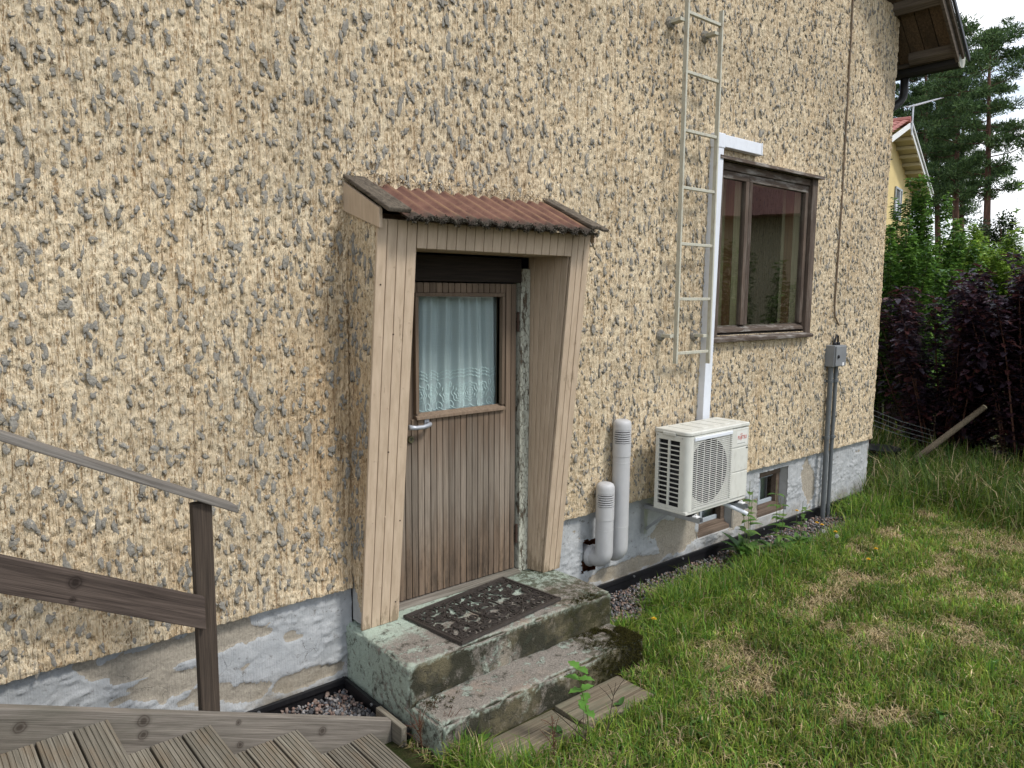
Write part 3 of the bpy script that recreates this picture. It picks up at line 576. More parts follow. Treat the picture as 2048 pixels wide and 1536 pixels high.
for x0, x1, ye, dz in ((1.868, 1.995, -.43, .022), (3.235, 3.315, -.43, .022), (3.30, 3.352, -.455, .016)):
    for k, (xa, xb) in enumerate(((x0, x1),)):
        m = MB().hexa([(xa, ye, rz(ye)+.012), (xb, ye, rz(ye)+.012), (xb, .012, rz(.012)+.012), (xa, .012, rz(.012)+.012)], [(xa, ye-.006, rz(ye)+.012+dz), (xb, ye-.012, rz(ye)+.012+dz), (xb, .012, rz(.012)+.012+dz), (xa, .012, rz(.012)+.012+dz)])
        obj('roof_edge_plank', m, 'wood_black_y', porch, .006, label='dark weathered plank along the porch roof edge')
obj('side_board', MB().prism([(1.868, .01, 2.56), (1.868, -.352, 2.452), (1.868, -.352, rz(-.352)-.002), (1.868, .01, rz(.01)-.004)], (.018, 0, 0)), 'porch', porch, .002)
obj('side_board', MB().prism([(3.34, .01, 2.56), (3.34, -.352, 2.45), (3.34, -.352, rz(-.352)-.002), (3.34, .01, rz(.01)-.004)], (.016, 0, 0)), 'porch', porch, .002)
def clumps(name, pts, size, col, parent, mat='mosscol', per=14, up=(0, 0, 1), spread=1.0):
    """tufts of tiny tetra shards round given points"""
    V = []; F = []; C = []; nb = 0
    for p in pts:
        for k in range(per):
            c_ = np.array(p)+rng.normal(0, size*.55*spread, 3); s_ = size*rng.uniform(.25, .6); q = rng.normal(0, 1, (4, 3)); q /= np.linalg.norm(q, axis=1)[:, None]
            V.append(c_+q*s_*.6); F.append(np.array([(0, 1, 2), (0, 2, 3), (0, 3, 1), (1, 3, 2)])+nb); nb += 4; cc = np.array(col[rng.integers(len(col))])*rng.uniform(.7, 1.25); C.append(np.tile(cc, (4, 1)))
    return npmesh(name, np.concatenate(V), np.concatenate(F), mat, parent, tint=np.concatenate(C), kind='stuff')
pts = [(x, yy_, rz(yy_)+.010*math.sin(x*2*math.pi/.0915)-.006+rng.uniform(-.012, .010)) for x in np.arange(1.985, 3.29, .0042) for yy_ in (-.442+abs(rng.normal(0, .012)),)]
clumps('lichen_crust', pts, .017, [(.035, .030, .024), (.09, .08, .062), (.17, .16, .13), (.05, .045, .035)], porch, per=14, spread=.55)
pts = [(x, -.012+rng.uniform(-.008, .01), rz(0)+.026+.03*(vn(np.array([x*7.]), np.array([0.]), 4)[0]-.35)) for x in np.arange(1.9, 3.33, .018)]
clumps('mortar_crumbs', pts, .028, [(.58, .45, .28), (.42, .33, .2), (.3, .27, .22), (.62, .52, .38)], wall, per=8, mat='stone')

door = obj('door', MB().box(2.155, 3.062, .048, .078, .392, 2.208), 'door', house)
WX0, WX1, WZ0, WZ1 = 2.333, 2.940, 1.462, 2.128
if True:   # cut the door leaf round the window: four pieces joined
    me = door.data; me.clear_geometry(); m = MB(); m.box(2.155, WX0, .048, .078, .392, 2.208).box(WX1, 3.062, .048, .078, .392, 2.208).box(WX0, WX1, .048, .078, .392, WZ0).box(WX0, WX1, .048, .078, WZ1, 2.208); me.from_pydata(m.v, [], m.f); me.update()
xw = (3.062-2.155)/21
for i in range(21):
    x0 = 2.155+i*xw; x1 = x0+xw; spans = [(.390, 2.206)]
    if x1 > WX0-.02 and x0 < WX1+.02: spans = [(.390, WZ0-.025), (WZ1+.022, 2.206)]
    for a, b in spans: obj('plank', MB().box(x0+.0018, x1-.0018, .030+random.uniform(-.0008, .0008), .048, a, b), 'door', door, .004)
fr = obj('window_frame', MB().box(WX0-.022, WX1+.022, .020, .046, WZ1, WZ1+.022), 'door', door, .003)
obj('frame_bar', MB().hexa([(WX0-.022, .010, WZ0-.028), (WX1+.022, .010, WZ0-.028), (WX1+.022, .052, WZ0-.028), (WX0-.022, .052, WZ0-.028)], [(WX0-.022, .012, WZ0-.012), (WX1+.022, .012, WZ0-.012), (WX1+.022, .06, WZ0+.006), (WX0-.022, .06, WZ0+.006)]), 'door', door, .002)
obj('frame_bar', MB().box(WX0-.022, WX0, .020, .076, WZ0+.004, WZ1), 'door', door, .003); obj('frame_bar', MB().box(WX1, WX1+.022, .020, .076, WZ0+.004, WZ1), 'door', door, .003)
obj('pane', MB().add([(WX0, .066, WZ0), (WX1, .066, WZ0), (WX1, .066, WZ1), (WX0, .066, WZ1)], [(0, 1, 2, 3)]), 'glass_door', door)
hd = obj('handle', MB().tube([(2.385, .028, 1.408), (2.385, -.010, 1.408), (2.375, -.022, 1.407), (2.33, -.026, 1.400), (2.28, -.026, 1.400), (2.235, -.024, 1.407)], [.012, .012, .013, .0125, .012, .016], 10), 'handle_grey', door, smooth=True)
obj('rose_plate', MB().box(2.37, 2.40, .022, .030, 1.385, 1.43), 'handle_grey', hd, .002)
lk = obj('lock', MB().lathe((2.276, .028, 1.327), [(.021, 0), (.021, .006), (.018, .010), (.012, .010), (.011, .007)], 20, 1), 'brass', door, smooth='auto'); obj('keyhole', MB().box(2.2735, 2.2785, .0195, .0212, 1.319, 1.335), 'ac_dark', lk)
for z in (1.975, .62): obj('hinge', MB().tube([(3.066, .020, z-.06), (3.066, .020, z+.06)], .009, 10).tube([(3.066, .020, z-.004), (3.066, .020, z+.004)], .0115, 10), 'rust', door, smooth='auto')
dfr = obj('door_frame', MB().box(3.078, 3.153, .006, .085, .362, 2.30), 'peel', house, .004, label='post with badly peeling pale paint')
obj('head_beam', MB().box(2.115, 3.078, .004, .085, 2.214, 2.36), 'wood_head', dfr, .004); obj('post', MB().box(2.116, 2.150, .006, .085, .362, 2.214), 'peel', dfr, .004)
obj('backing', MB().box(2.0, 3.2, .1, .6, .2, .395), 'wood_dark_x', dfr)
obj('threshold', MB().hexa([(2.15, -.018, .360), (3.078, -.018, .360), (3.078, .08, .360), (2.15, .08, .360)], [(2.15, -.014, .378), (3.078, -.014, .378), (3.078, .08, .388), (2.15, .08, .388)]), 'wood_grey_x', dfr, .003)

# curtain behind the pane
def curtain():
    t_ = thing('curtain', (2.635, .11, 1.44), 'pale blue curtain with lace hem behind the door window', 'curtain')
    xs = np.linspace(2.30, 3.04, 160); zs = np.linspace(1.40, 2.17, 30)
    def yy(x, z):
        s_ = x+.010*np.sin(z*3+x*9); f = .020*np.sin(s_*2*math.pi/.118+.7*np.sin(s_*17))+.009*np.sin(s_*2*math.pi/.047+1.3)*(.6+.4*np.sin(z*4)); return .118+f
    X, Z = np.meshgrid(xs, zs, indexing='ij'); V = np.stack([X, yy(X, Z), Z], -1).reshape(-1, 3); I = np.arange(len(V)).reshape(X.shape); F = np.stack([I[:-1, :-1], I[1:, :-1], I[1:, 1:], I[:-1, 1:]], -1).reshape(-1, 4)
    npmesh('cloth', V, F, 'curtain', t_, smooth=True)
    lines = []; per = .094
    for k in range(-1, 10):
        cx = 2.30+k*per
        # two rows of scalloped medallions and an upper wavy border
        a = np.linspace(0, 2*math.pi, 60)
        for r_, wob in ((.040, .16), (.029, .2), (.017, .22), (.007, .1)):
            rr = 1+wob*np.cos(a*8)*.5; lines.append((cx+r_*rr*np.cos(a)*.98, 1.555+r_*1.45*rr*np.sin(a)))
        u = np.linspace(0, 1, 24)
        for dz, am in ((1.655, .022), (1.672, .024), (1.635, .02)): lines.append((cx-per/2+u*per, dz+am*np.abs(np.sin(u*math.pi))**.7+.003*np.cos(u*40)))
        lines.append((cx+per/2+.012*np.cos(a), 1.485+.022*np.sin(a))); lines.append((cx+per/2+.007*np.cos(a), 1.605+.016*np.sin(a)))
        lines.append((cx-per/2+u*per, 1.478-.016*np.abs(np.sin(u*2*math.pi))))
    m = MB()
    for lx, lz in lines:
        ok = (lx > 2.31) & (lx < 3.03); lx, lz = lx[ok], lz[ok]
        if len(lx) < 3: continue
        y_ = yy(lx, lz)-.004; wd = .0021; n = len(lx); dx = np.gradient(lx); dz = np.gradient(lz); L = np.hypot(dx, dz)+1e-9; nx_, nz_ = -dz/L*wd, dx/L*wd
        vs_ = [(lx[i]+nx_[i], y_[i], lz[i]+nz_[i]) for i in range(n)]+[(lx[i]-nx_[i], y_[i], lz[i]-nz_[i]) for i in range(n)]
        seg = [(i, i+1, n+i+1, n+i) for i in range(n-1) if abs(lx[i+1]-lx[i]) < .03 and abs(lz[i+1]-lz[i]) < .03]; m.add(vs_, seg)
    obj('lace', m, 'lace', t_)
    m = MB(); m.box(2.2, 3.05, .24, .26, 1.3, 2.3); obj('rod', MB().tube([(2.28, .118, 2.165), (3.05, .118, 2.165)], .006, 8), 'steel', t_)
curtain()

# ------------------------------------------------------------------ window on the right
win = obj('window', MB().box(6.505, 6.60, -.028, .06, 1.81, 3.195), 'window_wood', house, .004)          # right casing
obj('casing', MB().box(5.04, 5.125, -.028, .06, 1.81, 3.195), 'window_wood', win, .004)
obj('head_board', MB().hexa([(5.02, -.075, 3.185), (6.635, -.075, 3.185), (6.635, .05, 3.20), (5.02, .05, 3.20)], [(5.02, -.070, 3.212), (6.635, -.070, 3.212), (6.635, .05, 3.25), (5.02, .05, 3.25)]), 'window_wood_x', win, .004)
obj('head_rail', MB().box(5.125, 6.505, -.006, .06, 3.125, 3.185), 'window_wood_x', win, .004)
obj('sill', MB().hexa([(5.03, -.065, 1.775), (6.60, -.065, 1.775), (6.60, .06, 1.775), (5.03, .06, 1.775)], [(5.03, -.065, 1.80), (6.60, -.065, 1.80), (6.60, .06, 1.845), (5.03, .06, 1.845)]), 'window_wood_x', win, .004)
for sx0, sx1 in ((5.13, 5.545), (5.548, 6.50)):
    s_ = obj('sash', MB().box(sx0, sx1, .006, .05, 3.065, 3.122), 'window_wood_x', win, .004)
    obj('bottom_rail', MB().hexa([(sx0, -.012, 1.848), (sx1, -.012, 1.848), (sx1, .05, 1.848), (sx0, .05, 1.848)], [(sx0, -.004, 1.872), (sx1, -.004, 1.872), (sx1, .05, 1.905), (sx0, .05, 1.905)]), 'window_wood_x', s_, .003, label='bottom rail with flaking white paint')
    obj('stile', MB().box(sx0, sx0+.048, .004, .05, 1.905, 3.065), 'window_wood', s_, .004); obj('stile', MB().box(sx1-.048, sx1, .004, .05, 1.905, 3.065), 'window_wood', s_, .004)
    obj('pane', MB().add([(sx0+.048, .028, 1.90), (sx1-.048, .028, 1.90), (sx1-.048, .028, 3.066), (sx0+.048, .028, 3.066)], [(0, 1, 2, 3)]), 'glass', s_)
    # deep wooden lining and inner sash seen through the pane
    x1 = sx1-.03
    obj('lining', MB().box(x1, x1+.02, .055, .123, 1.86, 3.12), 'inner_wood', win); obj('lining', MB().box(x1-.008, x1+.012, .125, .20, 1.86, 3.12), 'inner_brown', win); obj('lining', MB().box(x1, x1+.02, .202, .235, 1.86, 3.12), 'inner_wood', win)
    obj('lining', MB().box(sx0+.0, sx0+.02, .055, .32, 1.86, 3.12), 'inner_wood', win)
obj('lining', MB().box(5.12, 6.51, .055, .32, 1.84, 1.86), 'inner_wood', win); obj('lining', MB().box(5.12, 6.51, .055, .32, 3.12, 3.14), 'inner_wood', win)
bl = thing('window_blind', (5.28, .36, 1.9), 'pale slatted blind behind the narrow left window pane', 'blind')
for k in range(44): obj('slat', MB().box(5.145, 5.52, .335, .352, 1.89+k*.028, 1.892+k*.028+.018), 'blind', bl)

# ------------------------------------------------------------------ roof eave of the house
SL = -.90; EV = -.45
def rzz(x): return 4.86+SL*(x-8.12)            # soffit underside
roof = obj('roof', MB().prism([(8.60, EV, rzz(8.60)+.04), (8.60, EV, rzz(8.60)+.085), (2.56, EV, rzz(2.56)+.085), (2.56, EV, rzz(2.56)+.04)], (0, 9.0, 0)).prism([(-3.48, EV, rzz(8.60)+.04), (2.555, EV, rzz(2.56)+.04), (2.555, EV, rzz(2.56)+.085), (-3.48, EV, rzz(8.60)+.085)], (0, 9.0, 0)), 'roof_metal', house)
yb = [-.425, -.29, -.155, -.02, .115, .25]
for a, b in zip(yb[:-1], yb[1:]):
    obj('soffit_board', MB().hexa([(8.47, a+.004, rzz(8.47)), (8.47, b-.004, rzz(8.47)), (5.6, b-.004, rzz(5.6)), (5.6, a+.004, rzz(5.6))], [(8.47, a+.004, rzz(8.47)+.025), (8.47, b-.004, rzz(8.47)+.025), (5.6, b-.004, rzz(5.6)+.025), (5.6, a+.004, rzz(5.6)+.025)]), 'soffit_wood', roof)
for x in (8.36, 7.93, 7.5, 7.07):
    z = rzz(x); obj('lookout', MB().hexa([(x, -.43, z-.075), (x+.05, -.43, z-.075-.045), (x+.05, .0, z-.075-.045), (x, .0, z-.075)], [(x, -.43, z-.003), (x+.05, -.43, z-.003-.045), (x+.05, .0, z-.003-.045), (x, .0, z-.003)]), 'rafter_wood', roof, .003)
def barge(y0, y1, lo, hi, mat, xe):
    obj('barge_board', MB().hexa([(xe, y0, rzz(xe)+lo), (xe, y1, rzz(xe)+lo), (2.6, y1, rzz(2.6)+lo), (2.6, y0, rzz(2.6)+lo)], [(xe, y0, rzz(xe)+hi), (xe, y1, rzz(xe)+hi), (2.6, y1, rzz(2.6)+hi), (2.6, y0, rzz(2.6)+hi)]), mat, roof, .003)
barge(-.458, -.43, -.10, .03, 'rafter_wood', 8.44); barge(-.486, -.46, -.01, .055, 'rafter_wood', 8.50); barge(-.512, -.488, .045, .095, 'roof_metal', 8.58)
obj('fascia', MB().box(8.44, 8.47, -.428, 4, 4.525, rzz(8.47)+.02), 'rafter_wood', roof, .003)
g = MB(); prof = [(8.475, 4.555), (8.475, 4.475), (8.50, 4.445), (8.55, 4.437), (8.60, 4.455), (8.62, 4.50), (8.62, 4.555), (8.612, 4.555), (8.61, 4.503), (8.592, 4.465), (8.55, 4.447), (8.505, 4.455), (8.485, 4.48), (8.485, 4.555)]
g.prism([(a, -.44, b) for a, b in prof], (0, 5, 0)); gt = obj('gutter', g, 'gutter_dark', roof)
obj('end_cap', MB().prism([(a, -.452, b) for a, b in prof[:7]], (0, .012, 0)), 'gutter_end', gt)
obj('downpipe', MB().tube([(8.55, .10, 4.45), (8.55, .10, 4.30), (8.54, .105, 4.25), (8.50, .115, 4.20), (8.30, .18, 4.06), (8.22, .20, 3.98), (8.20, .20, 3.9), (8.20, .20, .3)], .042, 14), 'gutter_dark', roof, smooth=True)

# ------------------------------------------------------------------ concrete steps
st = thing('concrete_steps', (2.58, -.4, 0), 'worn concrete doorsteps with flaking mint paint, lichen and moss', 'steps')
m = rough_box(MB(), (1.858, -.592, -.12), (3.312, .06, .36), .022, .016, .009, 1); up_ = obj('upper_step', m, 'steps', st, smooth=True)
m = rough_box(MB(), (1.866, -.852, -.12), (3.302, -.575, .172), .026, .016, .012, 2); lo_ = obj('lower_step', m, 'steps', st, smooth=True)
mc = [(.035, .035, .012), (.055, .05, .015), (.03, .026, .012), (.08, .075, .02)]
pts = []
for _ in range(1500):
    x = 3.29-abs(rng.normal(0, .13)); y = rng.uniform(-.86, -.60); 
    if x < 2.6 or fbm(np.array([x*6.]), np.array([y*6.]), 3)[0] < .46: continue
    pts.append((x, y, .176))
for _ in range(500):
    x = 3.28-abs(rng.normal(0, .25)); pts.append((x, -.862, rng.uniform(.0, .17)))
for _ in range(60): pts.append((rng.normal(3.2, .06), rng.normal(-.06, .04), .364))
for _ in range(70): pts.append((rng.normal(3.12, .07), rng.normal(-.555, .02), .364))
for _ in range(70): pts.append((rng.normal(1.95, .05), rng.normal(-.66, .05), .176))
clumps('moss', pts, .011, mc, st, per=16, spread=.8)
# doormat
def doormat():
    t_ = thing('doormat', (2.552, -.302, .36), 'dark rubber openwork doormat with scroll pattern on the top step', 'doormat'); ang = R(6.4); ca, sa = math.cos(ang), math.sin(ang); Lx, Ly = .80, .475
    def W(u, v, z): return (2.552+u*ca-v*sa, -.302+u*sa+v*ca, .3665+z)
    def strip(m, pl, wd, z0=.0, h=.011):
        P = np.array(pl, float); n = len(P)
        d = np.gradient(P, axis=0); L = np.hypot(d[:, 0], d[:, 1])+1e-9; nx_ = np.stack([-d[:, 1]/L, d[:, 0]/L], -1)*wd/2
        vs_ = []; 
        for i in range(n):
            a = P[i]+nx_[i]; b = P[i]-nx_[i]; vs_ += [W(*a, z0), W(*(P[i]*.25+a*.75), z0+h), W(*(P[i]*.25+b*.75), z0+h), W(*b, z0)]
        fs = []
        for i in range(n-1):
            k = i*4; fs += [(k, k+1, k+5, k+4), (k+1, k+2, k+6, k+5), (k+2, k+3, k+7, k+6)]
        m.add(vs_, fs+[(3, 2, 1, 0), (4*n-4, 4*n-3, 4*n-2, 4*n-1)])
    b = MB(); hx, hy = Lx/2, Ly/2
    for wd, off, h in ((.018, .008, .013), (.007, .026, .010)):
        x_, y_ = hx-off, hy-off
        for a, c_ in (((-hx+off*.2, -y_), (hx-off*.2, -y_)), ((-hx+off*.2, y_), (hx-off*.2, y_)), ((-x_, -y_), (-x_, y_)), ((x_, -y_), (x_, y_))): strip(b, [a, ((a[0]+c_[0])/2, (a[1]+c_[1])/2), c_], wd, 0, h)
    obj('border', b, 'rubber', t_)
    s = MB()
    def spiral(cx, cy, r0, a0, turns, dirn=1, tail=None):
        u = np.linspace(0, 1, int(22*turns)); a = a0+dirn*u*turns*2*math.pi; r = r0*(1-u*.86); return list(zip(cx+r*np.cos(a), cy+r*np.sin(a)))
    cur = []
    for (cx, cy, r, a0, tn, dr) in ((.345, .175, .040, 2.6, 1.6, -1), (.262, .172, .046, .4, 1.7, 1), (.345, .085, .036, 3.6, 1.5, 1), (.345, .012, .030, 1.2, 1.4, -1), (.275, .075, .040, 5.2, 1.6, -1), (.175, .182, .036, 2.9, 1.6, -1), (.10, .178, .036, .2, 1.5, 1), (.03, .186, .026, 2.4, 1.4, -1),
                                    (.205, .112, .038, 1.0, 1.6, 1), (.115, .112, .034, 3.8, 1.5, -1), (.21, .035, .036, 2.0, 1.6, -1), (.135, .045, .033, 5.6, 1.5, 1), (.045, .115, .034, 4.6, 1.5, -1), (.305, .135, .022, 0, 1.3, 1), (.07, .06, .024, 1.1, 1.3, 1)):
        for sx in (1, -1):
            for sy in (1, -1): cur.append([(sx*p, sy*q) for p, q in spiral(cx, cy, r, a0, tn, dr)])
    a = np.linspace(0, 2*math.pi, 49)
    for rx, ry in ((.055, .036), (.036, .022), (.235, .205), (.09, .15)): cur.append(list(zip(rx*np.cos(a), ry*np.sin(a))))
    for k in range(4):
        sx = (1, -1)[k & 1]; sy = (1, -1)[k >> 1]; u = np.linspace(0, 1, 24)
        cur.append([(sx*(.05+.31*q), sy*(.03+.10*math.sin(q*math.pi*1.5)**2+.06*q)) for q in u]); cur.append([(sx*(.24+.12*math.sin(q*2.6)), sy*(.02+.19*q)) for q in u]); cur.append([(sx*(.02+.1*q+.03*math.sin(q*6)), sy*(.03+.185*q)) for q in u])
    for c_ in cur: strip(s, c_, .0066, .0005, .009+random.uniform(0, .002))
    obj('scrollwork', s, 'rubber', t_)
    lf = MB()
    for k in range(48):       # leaf shapes in the lattice
        cx, cy = rng.uniform(-.36, .36), rng.uniform(-.205, .205); an = rng.uniform(0, 6.28); ln = rng.uniform(.018, .036)
        if (cx/.05)**2+(cy/.035)**2 < 1.5 and k > 4: continue
        d = np.array((math.cos(an), math.sin(an))); n_ = np.array((-d[1], d[0])); c_ = np.array((cx, cy)); lf.add([W(*(c_-d*ln), .002), W(*(c_+n_*ln*.42), .004), W(*(c_+d*ln), .002), W(*(c_-n_*ln*.42), .004), W(*c_, .0095)], [(0, 4, 1), (1, 4, 2), (2, 4, 3), (3, 4, 0)])
    obj('leaf_ornament', lf, 'rubber', t_, kind='stuff')
doormat()

# ------------------------------------------------------------------ vent pipes
def vent(x, y, z0, z1, r, label, seams):
    t_ = thing('vent_pipe', (x, y, z0), label, 'vent pipe', 'grey plastic wall vents')
    m = MB(); pa = [(x, .10, z0+r), (x, .02, z0+r)]; zc = z0+r
    n = 8; rad = r*1.05; yc = y+rad
    path = [(x, .12, zc), (x, yc+.02, zc)]
    for i in range(n+1): a = math.pi/2*i/n; path.append((x, yc-rad*math.sin(a), zc+rad*(1-math.cos(a))))
    path += [(x, y, z1-.24)]
    obj('pipe', m.tube(path, r, 28), 'vent_grey', t_, smooth='auto')
    obj('flange', MB().lathe((x, .034, zc), [(r*1.12, 0), (r*1.28, .0), (r*1.28, .010), (r*1.02, .03), (r*1.0, .03)], 28, 1), 'vent_grey', t_, smooth='auto')
    rc = r*1.045; zt = z1-.165
    cap = obj('cap', MB().lathe((x, y, 0), [(r, z1-.26), (rc, z1-.258), (rc, zt+.0), (rc*.86, zt), (rc*.86, zt+.095), (rc, zt+.095), (rc, z1-.045), (rc*.97, z1-.025), (rc*.86, z1-.010), (rc*.6, z1-.001), (rc*.2, z1)], 32), 'vent_grey', t_, smooth='auto')
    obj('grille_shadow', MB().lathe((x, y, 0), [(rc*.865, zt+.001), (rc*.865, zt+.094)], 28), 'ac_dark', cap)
    for k in range(6):
        zz = zt+.0085+k*.0158; obj('louvre', MB().lathe((x, y, 0), [(rc*.87, zz), (rc, zz-.003), (rc, zz+.0042), (rc*.87, zz+.006)], 32), 'vent_grey', t_, smooth='auto')
    a0 = math.atan2(-3.5, -x)-1.3      # closed spine of the cap turned to the left wall side
    m = MB(); pts_ = [(x+rc*1.003*math.cos(a0+q), y+rc*1.003*math.sin(a0+q)) for q in np.linspace(-.34, .34, 9)]; inn = [(x+rc*.85*math.cos(a0+q), y+rc*.85*math.sin(a0+q)) for q in np.linspace(.34, -.34, 9)]
    m.prism([(p, q, zt-.001) for p, q in pts_+inn], (0, 0, .097)); obj('spine', m, 'vent_grey', t_, smooth='auto')
    for s_ in seams: obj('seam', MB().lathe((x, y, 0), [(r, s_-.003), (r*1.012, s_-.002), (r*1.012, s_+.002), (r, s_+.003)], 28), 'vent_grey', t_)
vent(3.785, -.088, .245, .860, .062, 'short grey plastic vent pipe in front of the taller one', (.53,))
vent(3.955, -.078, .245, 1.282, .062, 'tall grey plastic vent pipe beside the air conditioner', (.98, .52))

# ------------------------------------------------------------------ air conditioner
def aircon():
    t_ = thing('air_conditioner', (4.62, -.29, .55), 'white air conditioner outdoor unit on wall brackets', 'air conditioner'); x0, x1, y0, y1, z0, z1 = 4.250, 4.995, -.430, -.140, .610, 1.202
    # casing: back, right, bottom, corner posts
    c_ = MB(); c_.box(x0+.02, x1, y1-.01, y1, z0+.02, z1-.02).box(x1-.012, x1, y0+.02, y1-.012, z0+.02, z1-.02).box(x0+.012, x1-.014, y0+.02, y1-.012, z0+.02, z0+.03)
    case = obj('casing', c_, 'ac_case', t_, .003)
    obj('base_pan', MB().box(x0-.001, x1+.001, y0+.006, y1, z0, z0+.022), 'ac_case', t_, .004)
    # rounded left-front corner post
    m = MB(); pr_ = [(x0, y0+.075), (x0, y0+.045)]+[(x0+.045-.045*math.cos(a), y0+.045-.045*math.sin(a)) for a in np.linspace(.2, math.pi/2, 7)]+[(x0+.062, y0), (x0+.062, y0+.012), (x0+.05, y0+.014), (x0+.014, y0+.05), (x0+.012, y0+.075)]
    m.prism([(a, b, z0+.022) for a, b in pr_][::-1], (0, 0, z1-z0-.055)); obj('corner_post', m, 'ac_case', t_, smooth='auto')
    obj('rear_post', MB().box(x0, x0+.012, y1-.032, y1-.002, z0+.022, z1-.033), 'ac_case', t_, .002)
    ya, yb_ = y0+.078, y1-.034; zb, zt = z0+.045, z1-.075
    obj('side_rail', MB().box(x0, x0+.010, ya-.003, yb_+.002, z0+.023, zb), 'ac_case', t_, .002); obj('side_rail', MB().box(x0, x0+.010, ya-.003, yb_+.002, zt, z1-.034), 'ac_case', t_, .002)
    ym = (ya+yb_)/2+.002; obj('side_rail', MB().box(x0-.001, x0+.012, ym-.009, ym+.009, zb, zt), 'ac_case', t_, .002)
    for k in range(1, 14):
        z = zb+(zt-zb)*k/14; obj('slat', MB().box(x0-.0005, x0+.011, ya, yb_, z-.0035, z+.0035), 'ac_case', t_, .001)
    obj('coil', MB().box(x0+.035, x0+.05, ya-.01, yb_+.01, zb-.01, zt+.01), 'ac_coil', t_)
    # lid
    m = MB(); lp = [(x0-.004, y1+.002), (x0-.004, y0+.05)]+[(x0+.046-.05*math.cos(a), y0+.046-.05*math.sin(a)) for a in np.linspace(.25, math.pi/2, 6)]+[(x1+.004, y0-.004), (x1+.004, y1+.002)]
    m.prism([(a, b, z1-.030) for a, b in lp][::-1], (0, 0, .030)); lid = obj('lid', m, 'ac_case', t_, .007, smooth='auto')
    for k in range(5): xx = x0+.10+k*.135; obj('ridge', MB().box(xx, xx+.07, y0+.05, y1-.03, z1-.001, z1+.003), 'ac_case', lid, .002)
    obj('lid_tab', MB().box(x0-.012, x0-.002, ym-.06, ym+.05, z1-.040, z1-.016), 'ac_case', lid, .004)
    for yy in (y0+.055, y1-.02): obj('screw', MB().lathe((0, 0, 0), [(.005, 0), (.005, .003)], 10).__class__().tube([(x0-.004, yy, z1-.048), (x0+.0, yy, z1-.048)], .005, 8), 'steel', case)
    # front: grille plate with round fan opening
    gx0, gx1, gz0, gz1 = x0+.062, 4.772, z0+.035, z1-.045; cx, cz, rad = 4.512, .895, .235
    m = MB(); N = 48; ring = [(cx+rad*math.cos(a), cz+rad*math.sin(a)) for a in np.linspace(0, 2*math.pi, N, endpoint=False)]; yq = y0+.016
    outp = []
    for px, pz in ring:
        d = np.array((px-cx, pz-cz)); s_ = min([(gx1-cx)/d[0] if d[0] > 1e-6 else (gx0-cx)/d[0] if d[0] < -1e-6 else 9, (gz1-cz)/d[1] if d[1] > 1e-6 else (gz0-cz)/d[1] if d[1] < -1e-6 else 9]); outp.append((cx+d[0]*s_, cz+d[1]*s_))
    vs_ = [(a, yq, b) for a, b in ring]+[(a, yq, b) for a, b in outp]+[(a, yq+.07, b) for a, b in ring]
    m.add(vs_, [(i, (i+1) % N, N+(i+1) % N, N+i) for i in range(N)]+[(i, 2*N+i, 2*N+(i+1) % N, (i+1) % N) for i in range(0)]); obj('fan_shroud', m, 'ac_case', t_); m2 = MB(); m2.add([(a, yq+.001, b) for a, b in ring]+[(a, yq+.15, b) for a, b in ring], [(i, N+i, N+(i+1) % N, (i+1) % N) for i in range(N)]); obj('fan_duct', m2, 'ac_dark', t_)
    obj('fan_cavity', MB().box(gx0+.002, gx1-.002, y0+.17, y0+.175, gz0+.002, gz1-.002), 'ac_dark', t_)
    f = MB()
    for k in range(3):
        for q in range(9):
            a = 2*math.pi*k/3+q*.12; b = a+.13; r0, r1 = .05, .215; ya_ = y0+.05+q*.004; f.add([(cx+r0*math.cos(a), ya_, cz+r0*math.sin(a)), (cx+r1*math.cos(a), ya_, cz+r1*math.sin(a)), (cx+r1*math.cos(b), ya_+.004, cz+r1*math.sin(b)), (cx+r0*math.cos(b), ya_+.004, cz+r0*math.sin(b))], [(0, 1, 2, 3)])
    f.lathe((cx, y0+.085, cz), [(.055, 0), (.055, .045), (.03, .05)], 20, 1); obj('fan', f, 'ac_dark', t_)
    gfr = obj('grille_frame', MB().box(gx0, gx1+.004, y0-.004, y0+.012, gz1, gz1+.012).box(gx0, gx1+.004, y0-.004, y0+.012, gz0-.010, gz0).box(gx1, gx1+.008, y0-.004, y0+.012, gz0, gz1), 'ac_case', t_, .003)
    gm = MB()
    for k in range(36):
        z = gz0+.006+(gz1-gz0-.012)*k/35; gm.box(gx0-.004, gx1+.002, y0-.006, y0-.001, z-.0015, z+.0015)
    for k in range(6):
        xx = gx0+.045+(gx1-gx0-.07)*k/5; gm.box(xx-.0017, xx+.0017, y0-.0008, y0+.003, gz0, gz1)
    obj('fan_grille', gm, 'ac_grille', t_)
    obj('grille_top', MB().box(gx0, gx1, y0-.010, y0+.002, gz1-.022, gz1+.004), 'white_plastic', t_, .004)
    # front panel in three sections
    zs_ = [z0+.024, z0+.226, z0+.412, z1-.034]
    for a, b in zip(zs_[:-1], zs_[1:]): obj('front_panel', MB().box(gx1+.010, x1-.001, y0-.002, y0+.012, a+.0035, b-.0035), 'ac_case', t_, .004)
    obj('panel_backing', MB().box(gx1+.009, x1-.004, y0+.008, y0+.016, z0+.024, z1-.034), 'ac_dark' if False else 'ac_grille', t_)
    obj('top_rail', MB().box(x0+.05, gx1+.008, y0-.001, y0+.014, gz1+.013, z1-.031), 'ac_case', t_, .002)
